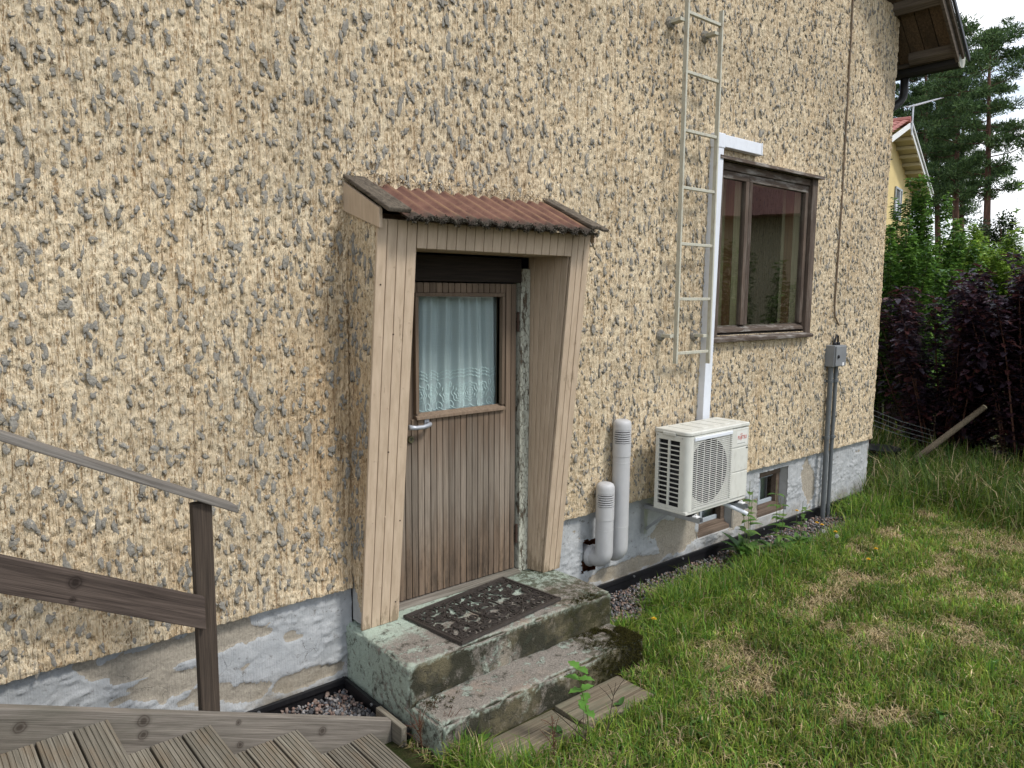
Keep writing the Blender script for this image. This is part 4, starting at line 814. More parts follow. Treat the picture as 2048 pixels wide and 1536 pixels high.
    def text(s_, x, z, size, mat, nm, par):
        cu = bpy.data.curves.new('txt', 'FONT'); cu.body = s_; cu.size = size; cu.extrude = .0006; tmp = bpy.data.objects.new('txt', cu); COL.objects.link(tmp)
        dg = bpy.context.evaluated_depsgraph_get(); me = bpy.data.meshes.new_from_object(tmp.evaluated_get(dg)); bpy.data.objects.remove(tmp)
        for v in me.vertices: p = v.co.copy(); v.co = (x+p.x, y0-.0032-p.z, z+p.y*1.15)
        me.materials.clear(); me.materials.append(MAT[mat]); o = bpy.data.objects.new(nm, me); link(o, par); return o
    lg = obj('badge', MB().box(4.835, 4.972, y0-.0026, y0-.0018, 1.04, 1.145), 'ac_grille', t_, .0)
    text('FUJITSU', 4.846, 1.083, .0345, 'logo_red', 'lettering', lg)
    m = MB()
    a = np.linspace(.3, math.pi-.3, 10); 
    for sg in (-1, 1): m.tube([(4.893+sg*.006+.008*math.cos(q), y0-.003, 1.117+.006*math.sin(q)) for q in a], .0016, 6)
    obj('emblem', m, 'logo_red', lg)
    m = MB(); xx = 4.842
    for k in range(16): wd = random.uniform(.003, .006); m.box(xx, xx+wd, y0-.0034, y0-.0026, 1.050, 1.0545); xx += wd+.0022
    obj('small_print', m, 'logo_grey', lg)
    obj('rating_label', MB().box(4.962, 4.985, y0-.0034, y0-.0022, 1.004, 1.015), 'label_dark', t_)
    # brackets, feet, drain pipe
    for bx in (4.33, 4.90):
        b = obj('bracket', MB().box(bx-.02, bx+.02, -.50, -.002, .560, .564).box(bx+.017, bx+.02, -.50, -.002, .564, .594).box(bx-.02, bx-.017, -.50, -.002, .564, .594).box(bx-.02, bx+.02, -.008, -.002, .36, .595), 'steel', t_, .001)
        obj('brace', MB().bar((bx, -.012, .40), (bx, -.20, .56), .022, .005, (1, 0, 0)), 'steel', b)
        for yy in (-.40, -.17): obj('rubber_foot', MB().box(bx-.028, bx+.028, yy-.018, yy+.018, .590, .611), 'black_plastic', b, .003)
        obj('bracket_bolt', MB().tube([(bx, -.455, .585), (bx, -.455, .615)], .007, 8).box(bx-.02, bx+.02, -.475, -.435, .594, .602), 'label_white', b)
    obj('drain_pipe', MB().tube([(4.82, -.25, .60), (4.83, -.27, .585), (4.86, -.36, .565), (4.885, -.49, .535), (4.89, -.515, .525)], .016, 12), 'white_plastic', t_, smooth='auto')
aircon()

# ------------------------------------------------------------------ line cover, ladder, cable, junction box
t_ = thing('pipe_cover', (4.97, -.03, 1.19), 'white plastic pipe cover rising from the air conditioner to the window', 'pipe cover')
def tr(x, z): return x+.050*(z-1.2)/2.15
obj('vertical_duct', MB().hexa([(tr(4.925, 1.0), -.064, 1.0), (tr(5.018, 1.0), -.064, 1.0), (tr(5.018, 1.0), .012, 1.0), (tr(4.925, 1.0), .012, 1.0)], [(tr(4.925, 3.29), -.064, 3.29), (tr(5.018, 3.29), -.064, 3.29), (tr(5.018, 3.29), .012, 3.29), (tr(4.925, 3.29), .012, 3.29)]), 'white_plastic', t_, .004)
obj('corner_piece', MB().box(4.968, 5.075, -.069, .012, 3.262, 3.372), 'white_plastic', t_, .006)
obj('horizontal_duct', MB().box(5.078, 5.585, -.064, .012, 3.275, 3.366), 'white_plastic', t_, .004); obj('end_cap', MB().box(5.586, 5.602, -.067, .012, 3.272, 3.369), 'white_plastic', t_, .004)

t_ = thing('wall_ladder', (4.68, -.12, 1.64), 'cream painted steel ladder fixed to the wall', 'ladder')
lx0, lx1, ly = 4.465, 4.872, -.12
obj('rail', MB().box(lx0-.004, lx0+.004, ly-.018, ly+.012, 1.648, 5.6).box(lx0-.0035, lx0+.014, ly-.020, ly-.0165, 1.648, 5.6), 'ladder_paint', t_, .001)
obj('rail', MB().box(lx1-.004, lx1+.004, ly-.018, ly+.012, 1.628, 4.20).box(lx1-.0035, lx1+.012, ly-.020, ly-.0165, 1.628, 4.20), 'ladder_paint', t_, .001)
for k in range(9):
    z = 1.722+k*.3962; obj('rung', MB().box(lx0+.0045, lx1-.0045, ly-.012, ly+.014, z-.011, z+.011), 'ladder_paint', t_, .003)
for x_, z in ((lx0, 4.045), (lx1, 4.04), (lx0, 1.85), (lx1, 1.84)):
    b = obj('standoff', MB().box(x_-.055, x_-.004, ly+.004, -.012, z-.012, z+.012), 'ladder_paint', t_, .002)
    m = MB(); m.lathe((x_-.03, .008, z), [(.045, -.01), (.045, .02), (.036, .036), (.01, .04)], 14, 1); obj('mortar_pad', m, 'lump', b)

m = MB().tube([(7.062, -.014, 5.2), (7.068, -.016, 4.85), (7.077, -.014, 4.55), (7.08, -.016, 3.83), (7.085, -.014, 3.2), (7.086, -.015, 2.9), (7.072, -.016, 2.3), (7.068, -.015, 2.05), (7.08, -.016, 1.96), (7.12, -.02, 1.91), (7.165, -.02, 1.868)], .0085, 8)
tag(obj('wall_cable', m, 'cable_brown', smooth='auto'), 'thin brown cable running down the wall above the junction box', 'cable')
t_ = thing('junction_box', (7.0, -.06, .05), 'grey electrical junction box with two conduits down to the ground', 'junction box')
jb = obj('enclosure', MB().box(6.955, 7.175, -.098, .006, 1.475, 1.680), 'box_grey', t_, .006); obj('cover', MB().box(6.963, 7.167, -.112, -.099, 1.482, 1.673), 'box_grey', t_, .006)
obj('switch_knob', MB().lathe((7.0, -.112, 1.575), [(.016, 0), (.016, .01), (.006, .016)], 12, 1), 'black_plastic', jb)
obj('sticker', MB().box(7.09, 7.125, -.1135, -.1122, 1.485, 1.515), 'label_white', jb)
for cx_, zt_ in ((7.005, 1.475), (7.11, 1.475)):
    c_ = obj('conduit', MB().tube([(cx_, -.045, zt_), (cx_+.004, -.045, 1.2), (cx_+.002, -.045, .7), (cx_-.002, -.05, -.03)], .024 if cx_ < 7.05 else .019, 12), 'conduit_grey', t_, smooth='auto')
    for z in (1.33, .78): obj('clip', MB().lathe((cx_+.002, -.045, z), [(.026, -.014), (.029, -.013), (.029, .013), (.026, .014)], 14).box(cx_-.01, cx_+.012, -.03, .0, z-.012, z+.012), 'conduit_grey', c_)
for gx_ in (7.04, 7.11): obj('gland', MB().lathe((gx_, -.05, 1.68), [(.02, 0), (.02, .02), (.012, .03)], 12), 'black_plastic', jb)
obj('cable_loop', MB().tube([(7.04, -.05, 1.70), (7.05, -.052, 1.745), (7.075, -.05, 1.775), (7.10, -.05, 1.765), (7.11, -.05, 1.70)], .009, 8), 'black_plastic', t_, smooth='auto')

# ------------------------------------------------------------------ wooden stairs
def stairs():
    t_ = thing('wooden_stairs', (1.0, -.6, 0), 'weathered grooved wooden stairs with handrail beside the house', 'stairs')
    Y0, Y1 = -.556, -1.75
    # grooved planks: section in x-z extruded along y
    def plank(x0, x1, zt):
        n = 6; wd = (x1-x0); top = [(x0, zt-.028), (x0, zt-.002), (x0+.002, zt)]; gw = .0045
        for k in range(n):
            c_ = x0+wd*(k+.7)/(n+.4); top += [(c_-gw/2, zt), (c_-gw/2+.001, zt-.004), (c_+gw/2-.001, zt-.004), (c_+gw/2, zt)]
        top += [(x1-.002, zt), (x1, zt-.002), (x1, zt-.028)]
        return MB().prism([(a, Y0-random.uniform(0, .008), b) for a, b in [(p[0], p[1]) for p in top]][::-1] if False else [(a, Y0, b) for a, b in top], (0, Y1-Y0, 0))
    for s_ in range(-1, 4):
        xf = .569+.367*s_; zt = .573-.1645*s_
        for k in range(3):
            x1 = xf-.118*k; obj('tread_plank', plank(x1-.110, x1, zt+random.uniform(-.0015, .0015)), 'wood_grey_y', t_)
        obj('riser', MB().box(xf-.045, xf-.022, Y1, Y0-.01, zt-.158, zt-.029), 'wood_grey_y', t_)
    # stringer between the treads and the wall
    sa_, sb_ = -.30, 1.78
    def stz(x): return .736-.4145*(x-.247)
    obj('stringer', MB().hexa([(sa_, Y0+.002, stz(sa_)-.26), (sb_, Y0+.002, -.06), (sb_, Y0+.042, -.06), (sa_, Y0+.042, stz(sa_)-.26)], [(sa_, Y0+.002, stz(sa_)), (sb_, Y0+.002, stz(sb_)), (sb_, Y0+.042, stz(sb_)), (sa_, Y0+.042, stz(sa_))]), 'wood_stringer', t_, .004)
    obj('end_board', MB().box(1.782, 1.812, -.64, -.40, -.06, .098), 'wood_grey_y', t_, .004)
    yp = Y0+.044; obj('post', MB().box(.917, .992, yp, yp+.048, .02, 1.315), 'wood_dark_z', t_, .005)
    obj('post', MB().box(-.62, -.545, yp, yp+.048, .3, 2.06), 'wood_dark_z', t_, .005)
    def rail(z_at0, sl, x0, x1, y0, y1, ht, mat, nm):
        f = lambda x: z_at0+sl*x; obj(nm, MB().hexa([(x0, y0, f(x0)-ht), (x1, y0, f(x1)-ht), (x1, y1, f(x1)-ht), (x0, y1, f(x0)-ht)], [(x0, y0, f(x0)), (x1, y0, f(x1)), (x1, y1, f(x1)), (x0, y1, f(x0))]), mat, t_, .004)
    rail(1.834, -.505, -.66, 1.085, yp-.024, yp+.072, .032, 'wood_hand', 'handrail')
    rail(1.400, -.491, -.66, .940, yp-.030, yp-.002, .135, 'wood_rail', 'middle_rail')
stairs()

# ------------------------------------------------------------------ ground, gravel, boards
def ground():
    xs = np.concatenate([[-200, -60, -20, -6], np.arange(-2, 14, .08), [20, 40, 80, 250]]); ys = np.concatenate([[-200, -60, -20, -8], np.arange(-5, 4, .08), [10, 30, 80, 250]])
    X, Y = np.meshgrid(xs, ys, indexing='ij'); Z = gz(X, Y)
    V = np.stack([X, Y, Z], -1).reshape(-1, 3); I = np.arange(len(V)).reshape(X.shape); F = np.stack([I[:-1, :-1], I[1:, :-1], I[1:, 1:], I[:-1, 1:]], -1).reshape(-1, 4)
    o = npmesh('ground', V, F, 'soil', smooth=True); o['kind'] = 'structure'
def gz(X, Y):
    X = np.asarray(X, float); Y = np.asarray(Y, float); n = np.clip((-Y-.30)/.4, 0, 1)*(X > -2)*(X < 14)*(Y > -5)
    return -.035+.035*n*(.6+.8*fbm(X/.6, Y/.6, 41, 3))+.012*n*fbm(X/.12, Y/.12, 43, 2)+.03*np.clip(X-8.2, 0, 1)*((X < 14))
ground()
def ico():
    p = (1+5**.5)/2; V = np.array([(-1, p, 0), (1, p, 0), (-1, -p, 0), (1, -p, 0), (0, -1, p), (0, 1, p), (0, -1, -p), (0, 1, -p), (p, 0, -1), (p, 0, 1), (-p, 0, -1), (-p, 0, 1)], float); V /= np.linalg.norm(V[0])
    return V, np.array([(0, 11, 5), (0, 5, 1), (0, 1, 7), (0, 7, 10), (0, 10, 11), (1, 5, 9), (5, 11, 4), (11, 10, 2), (10, 7, 6), (7, 1, 8), (3, 9, 4), (3, 4, 2), (3, 2, 6), (3, 6, 8), (3, 8, 9), (4, 9, 5), (2, 4, 11), (6, 2, 10), (8, 6, 7), (9, 8, 1)])
IV, IF = ico()
def gravel(name, pts, sizes, label):
    n = len(pts); q = rng.normal(0, 1, (n, 4)); q /= np.linalg.norm(q, axis=1)[:, None]
    V = IV[None]*(1+.8*(rng.random((n, 12, 1))-.5)); V = V*(np.array(sizes)[:, None, None]*rng.uniform(.6, 1.25, (n, 1, 3)))
    w_, x, y, z = q.T; Rm = np.stack([1-2*(y*y+z*z), 2*(x*y-z*w_), 2*(x*z+y*w_), 2*(x*y+z*w_), 1-2*(x*x+z*z), 2*(y*z-x*w_), 2*(x*z-y*w_), 2*(y*z+x*w_), 1-2*(x*x+y*y)], -1).reshape(n, 3, 3)
    V = np.einsum('nij,nkj->nki', Rm, V)+np.array(pts)[:, None]; F = IF[None]+np.arange(n)[:, None, None]*12
    pal = .8*np.array([(.10, .10, .105), (.22, .22, .23), (.25, .19, .16), (.33, .22, .18), (.17, .16, .155), (.36, .34, .33), (.09, .09, .10), (.27, .20, .17)]); C = pal[rng.integers(0, len(pal), n)]*rng.uniform(.75, 1.2, (n, 1))
    return tag(npmesh(name, V.reshape(-1, 3), F.reshape(-1, 3), 'stone', tint=np.repeat(C, 12, 0)), label, 'gravel', kind='stuff')
pts = []; sz = []
while len(pts) < 9000:
    x = 3.3+(rng.random()**1.15)*5.0; y = -rng.random()*.62
    if y < -.30-.22*fbm(np.array([x*1.3]), np.array([2.]), 6)[0]*1.2 and rng.random() < .8: continue
    pts.append((x, y, -.018+rng.uniform(-.012, .010))); sz.append(rng.uniform(.006, .0125))
gravel('gravel_strip', pts, sz, 'grey and pinkish gravel strip along the foot of the wall')
pts = []; sz = []
while len(pts) < 3400:
    x = rng.uniform(.9, 1.83); y = rng.uniform(-.52, .01); pts.append((x, y, -.005+rng.uniform(-.02, .016)+.02*(vn(np.array([x*6]), np.array([y*6]), 2)[0]-.5))); sz.append(rng.uniform(.0065, .0135))
gravel('gravel_corner', pts, sz, 'pile of grey and pink gravel in the corner between stairs and steps')
for xa, xb, dz, lab in ((2.02, 2.545, -.006, 'weathered board lying in the grass before the steps, left piece'), (2.562, 3.05, .008, 'weathered board lying in the grass before the steps, right piece')):
    pl_ = thing('ground_board', ((xa+xb)/2, -1.0, 0), lab, 'board', 'boards on the ground')
    for k in range(3):
        y1 = -.872-k*.088; obj('plank', MB().box(xa+random.uniform(0, .006), xb, y1-.085, y1, -.03, .020+dz+random.uniform(-.002, .002)), 'ground_board', pl_, .004)

# ------------------------------------------------------------------ grass
GREEN = np.array([(.075, .165, .022), (.10, .20, .030), (.135, .225, .036), (.18, .25, .048), (.055, .14, .032)]); GREEN = GREEN*np.array((1.35, 1.22, 1.0)); STRAW = np.array([(.48, .375, .21), (.58, .475, .29), (.36, .28, .14)]); OLIVE = np.array([(.21, .22, .055), (.25, .24, .07)])
def blades(P, Hh, wd, lean, col, flat=0.0):
    """5-vertex blades; P (n,3) roots"""
    n = len(P); a = rng.uniform(0, 2*math.pi, n); d = np.stack([np.cos(a), np.sin(a), 0*a], -1); b = a+rng.uniform(1.1, 2.0, n); s_ = np.stack([np.cos(b), np.sin(b), 0*b], -1)
    up = np.array((0, 0, 1.0)); l = lean[:, None]; h = Hh[:, None]; w_ = wd[:, None]
    mid = P+up*h*.55*(1-.25*l)+d*h*.28*l; tip = P+up*h*(1-.55*l)+d*h*l*.85
    V = np.stack([P-s_*w_, P+s_*w_, mid-s_*w_*.8, mid+s_*w_*.8, tip], 1)
    base = np.arange(n)[:, None]*5; F = np.concatenate([base+np.array([[0, 1, 3]]), base+np.array([[0, 3, 2]]), base+np.array([[2, 3, 4]])])
    C = np.repeat(col[:, None], 5, 1); return V.reshape(-1, 3), F, C.reshape(-1, 3)
def in_steps(x, y): return ((x > 1.84) & (x < 3.32) & (y > -.87)) | ((x > 2.0) & (x < 3.06) & (y > -1.13) & (y < -.86)) | ((x < 1.79) & (y > -1.78))
def lawn():
    parts = []
    def patch(n, x0, x1, y0, y1, fn):
        x = rng.uniform(x0, x1, n); y = rng.uniform(y0, y1, n); ok = ~in_steps(x, y); x, y = x[ok], y[ok]
        p = proj(np.stack([x, y, 0*x], -1)); ok = (p[:, 0] > -150) & (p[:, 0] < 2350) & (p[:, 1] < 1800) & (p[:, 2] > .5); x, y, d = x[ok], y[ok], p[ok, 2]
        keep = rng.random(len(x)) < np.clip((6.0/d)**1.1, .12, 1); x, y, d = x[keep], y[keep], d[keep]; fn(x, y, d)
    def short(x, y, d):
        edge = np.clip((-y-.22-.30*fbm(x*1.3, x*0+2, 6, 3))/.10, 0, 1); dry = fbm(x/.45, y/.30, 15, 4); dry2 = fbm(x/.16, y/.12, 19, 3)
        keep = rng.random(len(x)) < edge; x, y, d, dry, dry2 = [q[keep] for q in (x, y, d, dry, dry2)]; n = len(x)
        m = np.clip((dry*.65+dry2*.35-.535)*10, 0, 1); r = rng.random(n)
        col = GREEN[rng.integers(0, 5, n)]; ol = rng.random(n) < .30+.35*m; col = np.where(ol[:, None], OLIVE[rng.integers(0, 2, n)], col); stw = rng.random(n) < .10+.68*m; col = np.where(stw[:, None], STRAW[rng.integers(0, 3, n)], col)
        tone = .30+1.45*fbm(x/.17, y/.17, 23, 3); col = col*(tone*rng.uniform(.55, 1.4, n))[:, None]
        hh = rng.uniform(.042, .10, n)*(1-.45*m)*(.7+.7*fbm(x/.3, y/.3, 27, 3)); ln = np.clip(rng.normal(.55, .28, n)+.5*stw, .05, 1.35)
        parts.append(blades(np.stack([x, y, gz(x, y)-.004], -1), hh, rng.uniform(.0020, .0042, n)*np.clip(d/4.5, 1, 2.0), ln, col))
    patch(215000, 1.80, 9.2, -4.2, -.15, short)
    def tall(cx, cy, sx, sy, n, h0, h1, dark=1.0, straw=.08, lean=.7, wd=1.0):
        x = rng.normal(cx, sx, n); y = rng.normal(cy, sy, n); ok = ~in_steps(x, y) & (y < -.04) | (x > 8.2); x, y = x[ok], y[ok]; n = len(x); col = GREEN[rng.integers(0, 5, n)]*dark
        s_ = rng.random(n) < straw; col = np.where(s_[:, None], STRAW[rng.integers(0, 3, n)]*.8, col)*rng.uniform(.7, 1.3, (n, 1)); dd = proj(np.stack([x, y, 0*x], -1))[:, 2]
        parts.append(blades(np.stack([x, y, gz(x, y)-.005], -1), rng.uniform(h0, h1, n), rng.uniform(.0022, .0042, n)*wd*np.clip(dd/6, 1, 2), np.clip(rng.normal(lean, .3, n), .05, 1.3), col))
    for k in range(40):       # tufts along the gravel edge
        x = rng.uniform(3.9, 5.6); tall(x, -.30-.24*rng.random()-.04*(x-3.9), .08, .07, 130, .08, .26)
    for k in range(10): tall(rng.uniform(3.42, 3.9), rng.uniform(-.80, -.42), .07, .06, 130, .08, .20)
    for k in range(26): x = rng.uniform(5.6, 7.4); tall(x, -.42-rng.random()*.15, .10, .06, 90, .08, .2)
    for k in range(30): tall(rng.uniform(7.2, 8.5), rng.uniform(-.45, -.12), .14, .09, 120, .15, .34)
    for k in range(95): tall(rng.uniform(7.9, 10.3), rng.uniform(-1.9, .3), .22, .16, 95, .22, .60, .5, .14, .8, 1.15)  # tall grass by the shrubs, their shade put into the darker blade colour
    for k in range(60): tall(rng.uniform(8.3, 12.5), rng.uniform(.2, 2.6), .3, .3, 60, .2, .5, .55, .12, .7, 1.3)  # grass further back, shrub shade likewise painted into its tint
    for k in range(14): tall(rng.uniform(1.85, 2.55), rng.uniform(-1.25, -.92), .06, .05, 60, .08, .22)
    for k in range(18): tall(rng.uniform(2.2, 3.3), rng.uniform(-1.45, -1.12), .09, .05, 70, .06, .15)
    for k in range(16): tall(rng.uniform(1.84, 2.05), rng.uniform(-1.35, -.90), .05, .06, 60, .08, .24, 1.0, .2)
    for k in range(6): tall(rng.uniform(2.9, 3.35), rng.uniform(-1.0, -.88), .05, .03, 40, .06, .13)
    for k in range(300):      # taller tufts and coarse blades in the lawn
        x_, y_ = rng.uniform(2.4, 8.2), rng.uniform(-3.2, -.45); d_ = proj(np.array([(x_, y_, 0)]))[0]
        if 900 < d_[0] < 2100 and d_[1] < 1600: tall(x_, y_, .07, .06, 55, .05, .11, rng.uniform(.7, 1.15), .06, .85, .95)
    # strewn dry clippings lying flat
    n = 38000; x = rng.uniform(2.3, 8, n); y = rng.uniform(-3.4, -.4, n); dry = fbm(x/.45, y/.30, 15, 4)*.65+fbm(x/.16, y/.12, 19, 3)*.35; k = (rng.random(n) < np.clip((dry-.53)*10, .04, 1)) & ~in_steps(x, y); x, y = x[k], y[k]; n = len(x)
    P = np.stack([x, y, gz(x, y)+.012+rng.uniform(0, .02, n)], -1); parts.append(blades(P, rng.uniform(.03, .075, n), rng.uniform(.001, .002, n), np.full(n, 1.7), STRAW[rng.integers(0, 3, n)]*rng.uniform(.75, 1.25, (n, 1))))
    V = []; F = []; C = []; nb = 0
    for v, f, c_ in parts: V.append(v); F.append(f+nb); C.append(c_); nb += len(v)
    tag(npmesh('lawn_grass', np.concatenate(V), np.concatenate(F), 'grass', tint=np.concatenate(C)), 'mown lawn grass with dry straw patches', 'grass', kind='stuff')
lawn()

# ------------------------------------------------------------------ leaves and weeds
def leaf_strip(base, d, length, width, droop=.5, up=(0, 0, 1), fold=.25, segs=4, lobed=0):
    base = np.array(base, float); d = np.array(d, float); d /= np.linalg.norm(d); u = np.array(up, float); s_ = np.cross(d, u); s_ /= np.linalg.norm(s_)+1e-9; vs_ = []; fs = []
    p = base.copy(); cur = d.copy()
    for i in range(segs+1):
        q = i/segs; w_ = width*math.sin(math.pi*min(1, .12+.88*q)**.8)*.5 if q < 1 else 0.0008
        if lobed and i % 2: w_ *= 1-lobed
        n_ = np.cross(s_, cur); vs_ += [p-s_*w_+n_*w_*fold, p, p+s_*w_+n_*w_*fold]; cur = cur-u*droop/segs; cur /= np.linalg.norm(cur); p = p+cur*length/segs
    for i in range(segs):
        k = i*3; fs += [(k, k+1, k+4, k+3), (k+1, k+2, k+5, k+4)]
    return vs_, fs
def tinted(o, col):
    me = o.data; a = me.color_attributes.new('tint', 'FLOAT_COLOR', 'POINT'); a.data.foreach_set('color', np.tile(np.array((*col, 1), np.float32), (len(me.vertices), 1)).ravel()); return o
def weed(name, loc, label, cat, stems, leaves, group=None, mat='stem_green', seedheads=None):
    t_ = thing(name, loc, label, cat, group)
    for s_ in stems: obj('stem', MB().tube(s_, [.0032-.0014*i/len(s_) for i in range(len(s_))], 6), mat, t_)
    for (b, d, L, wd, dr, lob, col) in leaves:
        v, f = leaf_strip(b, d, L, wd, dr, lobed=lob, segs=6 if lob else 4); tinted(obj('leaf', (v, f), 'leaf', t_, smooth=True), col)
    return t_
LG = [(.075, .17, .03), (.10, .21, .045), (.055, .13, .03), (.13, .22, .05)]
def rosette(x, y, n, L, z=.02, wd=.3, dr=.9, lob=0):
    out = []
    for k in range(n):
        a = random.uniform(0, 6.28); out.append(((x, y, z), (math.cos(a), math.sin(a), random.uniform(.5, 1.6)), L*random.uniform(.7, 1.15), L*wd*random.uniform(.8, 1.2), dr*random.uniform(.7, 1.4), lob, random.choice(LG)))
    return out
# tall weeds by the wall below the air conditioner and further right
def tallweed(px, py, h, lab, nst=2, lean=.15, nl=16, L=.12):
    b = onZ(px, py, 0.); x, y = b[0], b[1]; stems = []; leaves = rosette(x, y, nl, L*1.25)
    for s_ in range(nst):
        dx, dy = random.uniform(-lean, lean), random.uniform(-lean*.5, lean*.5); st_ = [(x+.02*s_+dx*(q**1.5), y+dy*q, h*q*random.uniform(.98, 1.02)*(1-.12*s_)) for q in np.linspace(0, 1, 7)]; stems.append(st_)
        for i in range(1, 6):
            for _ in range(2): a = random.uniform(0, 6.28); leaves.append((st_[i], (math.cos(a), math.sin(a), .5), L*random.uniform(.5, 1)*(1.1-.13*i), L*.24, .8, 0, random.choice(LG)))
    leaves = [(q[0], q[1], q[2]*1.25, q[3]*1.3, *q[4:]) for q in leaves]; weed('tall_weed', (x, y, 0), lab, 'weed', stems, leaves, 'tall weeds by the wall')
tallweed(1492, 1120, .74, 'leafy tall weed with thin stems in front of the first basement window', 3, .16, 26, .16)
tallweed(1555, 1115, .62, 'leafy tall weed growing below the second basement window', 3, .18, 24, .15)
tallweed(1596, 1095, .44, 'slender weed with drooping leaves right of the second basement window weed', 2, .12, 16, .12)
# thistle-like sprout in front of the steps
b = onZ(1163, 1440, .0); b = np.array((2.60, -1.05, 0)); b = onZ(1180, 1490, 0.)
top = onY(1158, 1335, b[1]+.02); stm = [tuple(b+(top-b)*q+np.array((.01*math.sin(q*5), 0, 0))) for q in np.linspace(0, 1, 8)]
lv = []
for i in range(3, 8):
    for k in range(2 if i < 7 else 3):
        a = 2.4*i+k*3.1+.4; lv.append((stm[i], (math.cos(a), math.sin(a), .35), .075, .058, .5, .35, (.12, .28, .05)))
weed('sow_thistle', tuple(b), 'bright green sprout with lobed leaves in front of the lower step', 'weed', [stm], lv)
# dry branched stalks and the brown seed spikes at the lower edge
def stalk(px, py, qx, qy, lab, col='stem', name='dry_stalk', seeds=False, tw=5):
    b = onZ(px, py, 0.); tp = onY(qx, qy, b[1]); t_ = thing(name, tuple(b), lab, 'stalk', None); main = [tuple(b+(tp-b)*q) for q in np.linspace(0, 1, 6)]; obj('stem', MB().tube(main, [.003, .0028, .0025, .002, .0018, .0012], 6), col, t_)
    for k in range(tw):
        q = random.uniform(.25, .85); p = b+(tp-b)*q; e = p+np.array((random.uniform(-.07, .07), random.uniform(-.05, .05), random.uniform(.03, .11)))
        obj('twig', MB().tube([p, (p+e)/2+np.array((0, 0, .008)), e], [.002, .0016, .001], 5), col, t_)
        if seeds: clumps('seed_head', [tuple(p+(e-p)*w_) for w_ in np.linspace(.2, 1, 9)], .007, [(.19, .10, .05), (.12, .06, .035), (.26, .17, .08)], t_, per=5)
    if seeds: clumps('seed_head', [tuple(b+(tp-b)*w_) for w_ in np.linspace(.25, 1, 22)], .012, [(.22, .11, .06), (.12, .05, .035), (.24, .14, .07)], t_, per=6)
stalk(1195, 1500, 1105, 1420, 'thin dark bare stalk leaning left over the ground boards', 'stem'); stalk(1205, 1510, 1232, 1365, 'thin dark bare stalk rising right over the ground boards', 'stem')
stalk(1110, 1530, 1104, 1432, 'upright reddish brown dock seed spike at the lower edge', 'stem_red', 'seed_spike', True, 4)
stalk(870, 1480, 862, 1425, 'rusty brown seedy weed at the left corner of the lower step', 'stem_red', 'seed_spike', True, 15); stalk(900, 1500, 888, 1440, 'smaller rusty brown seedy weed right of the step corner', 'stem_red', 'seed_spike', True, 13)
stalk(845, 1505, 838, 1440, 'brown seedy weed beside the end of the stairs', 'stem_red', 'seed_spike', True, 13)
# broad leaves in the lawn
for px, py, n, L, lab in ((1240, 1420, 3, .05, 'small broad leaf beside the ground board'), (1975, 1347, 2, .09, 'round plantain leaf at the right side of the lawn'), (1885, 1440, 3, .08, 'dandelion leaf near the lower right of the lawn'), (1450, 1350, 2, .055, 'round clover leaf in the middle of the lawn'),
                          (970, 1480, 5, .13, 'long dock leaves at the lower edge of the lawn'), (1120, 1478, 5, .06, 'nettle-like sprout left of the seed spike'), (1395, 1455, 4, .05, 'small leafy sprout in the lower middle of the lawn'), (1330, 1230, 6, .06, 'leafy groundcover sprig by the gravel edge')):
    b = onZ(px, py, 0.); weed('lawn_weed', tuple(b), lab, 'weed', [], [(q[0], q[1], q[2], q[3]*1.7, q[4], q[5], q[6]) for q in rosette(b[0], b[1], n, L, .03, .32, .7)], 'broad leaves in the lawn')
for k, (px, py, lab, fl) in enumerate(((1634, 1046, 'yellow dandelion flower, left of the pair near the gravel', 0), (1644, 1050, 'yellow dandelion flower, right of the pair near the gravel', 0), (1671, 1064, 'yellow dandelion flower beside the white seed head', 0), (1752, 1098, 'yellow dandelion flower alone in the middle of the lawn', 0), (1737, 1119, 'orange-yellow flower low in the lawn', 0), (1594, 1022, 'yellow flower on the weed by the second basement window', 0), (1674, 1072, 'white dandelion seed head in the lawn', 1), (1647, 1062, 'white fluffy seed head below the pair of dandelions', 1), (1308, 1238, 'tiny orange flower in the grass right of the steps', 0))):
    g0 = onZ(px, py, .09 if k != 5 else .25); t_ = thing('dandelion', (g0[0], g0[1], 0), lab, 'flower', 'flowers in the lawn'); hz_ = g0[2]
    obj('stem', MB().tube([(g0[0]+.01, g0[1], 0), (g0[0]+.004, g0[1], hz_*.6), (g0[0], g0[1], hz_)], .0018, 6), 'stem_green', t_)
    m = MB(); c0 = np.array((g0[0], g0[1], hz_))
    if fl:
        for q in range(60): d = rng.normal(0, 1, 3); d /= np.linalg.norm(d); m.tube([c0+d*.004, c0+d*.017], .0008, 3, False); e = c0+d*.017; m.box(e[0]-.002, e[0]+.002, e[1]-.002, e[1]+.002, e[2]-.0008, e[2]+.0008)
        obj('seed_ball', m, 'fluff', t_)
    else:
        for ring_, (rr, zz) in enumerate(((.018, .004), (.013, .008), (.008, .011))):
            for q in range(12): a = q*math.pi/6+ring_*.2; d = np.array((math.cos(a), math.sin(a), 0)); s_ = np.array((-d[1], d[0], 0))*.0028; m.add([c0-s_*.6, c0+s_*.6, c0+d*rr+s_+np.array((0, 0, zz)), c0+d*rr-s_+np.array((0, 0, zz))], [(0, 1, 2, 3)])
        obj('petals', m, 'petal', t_)

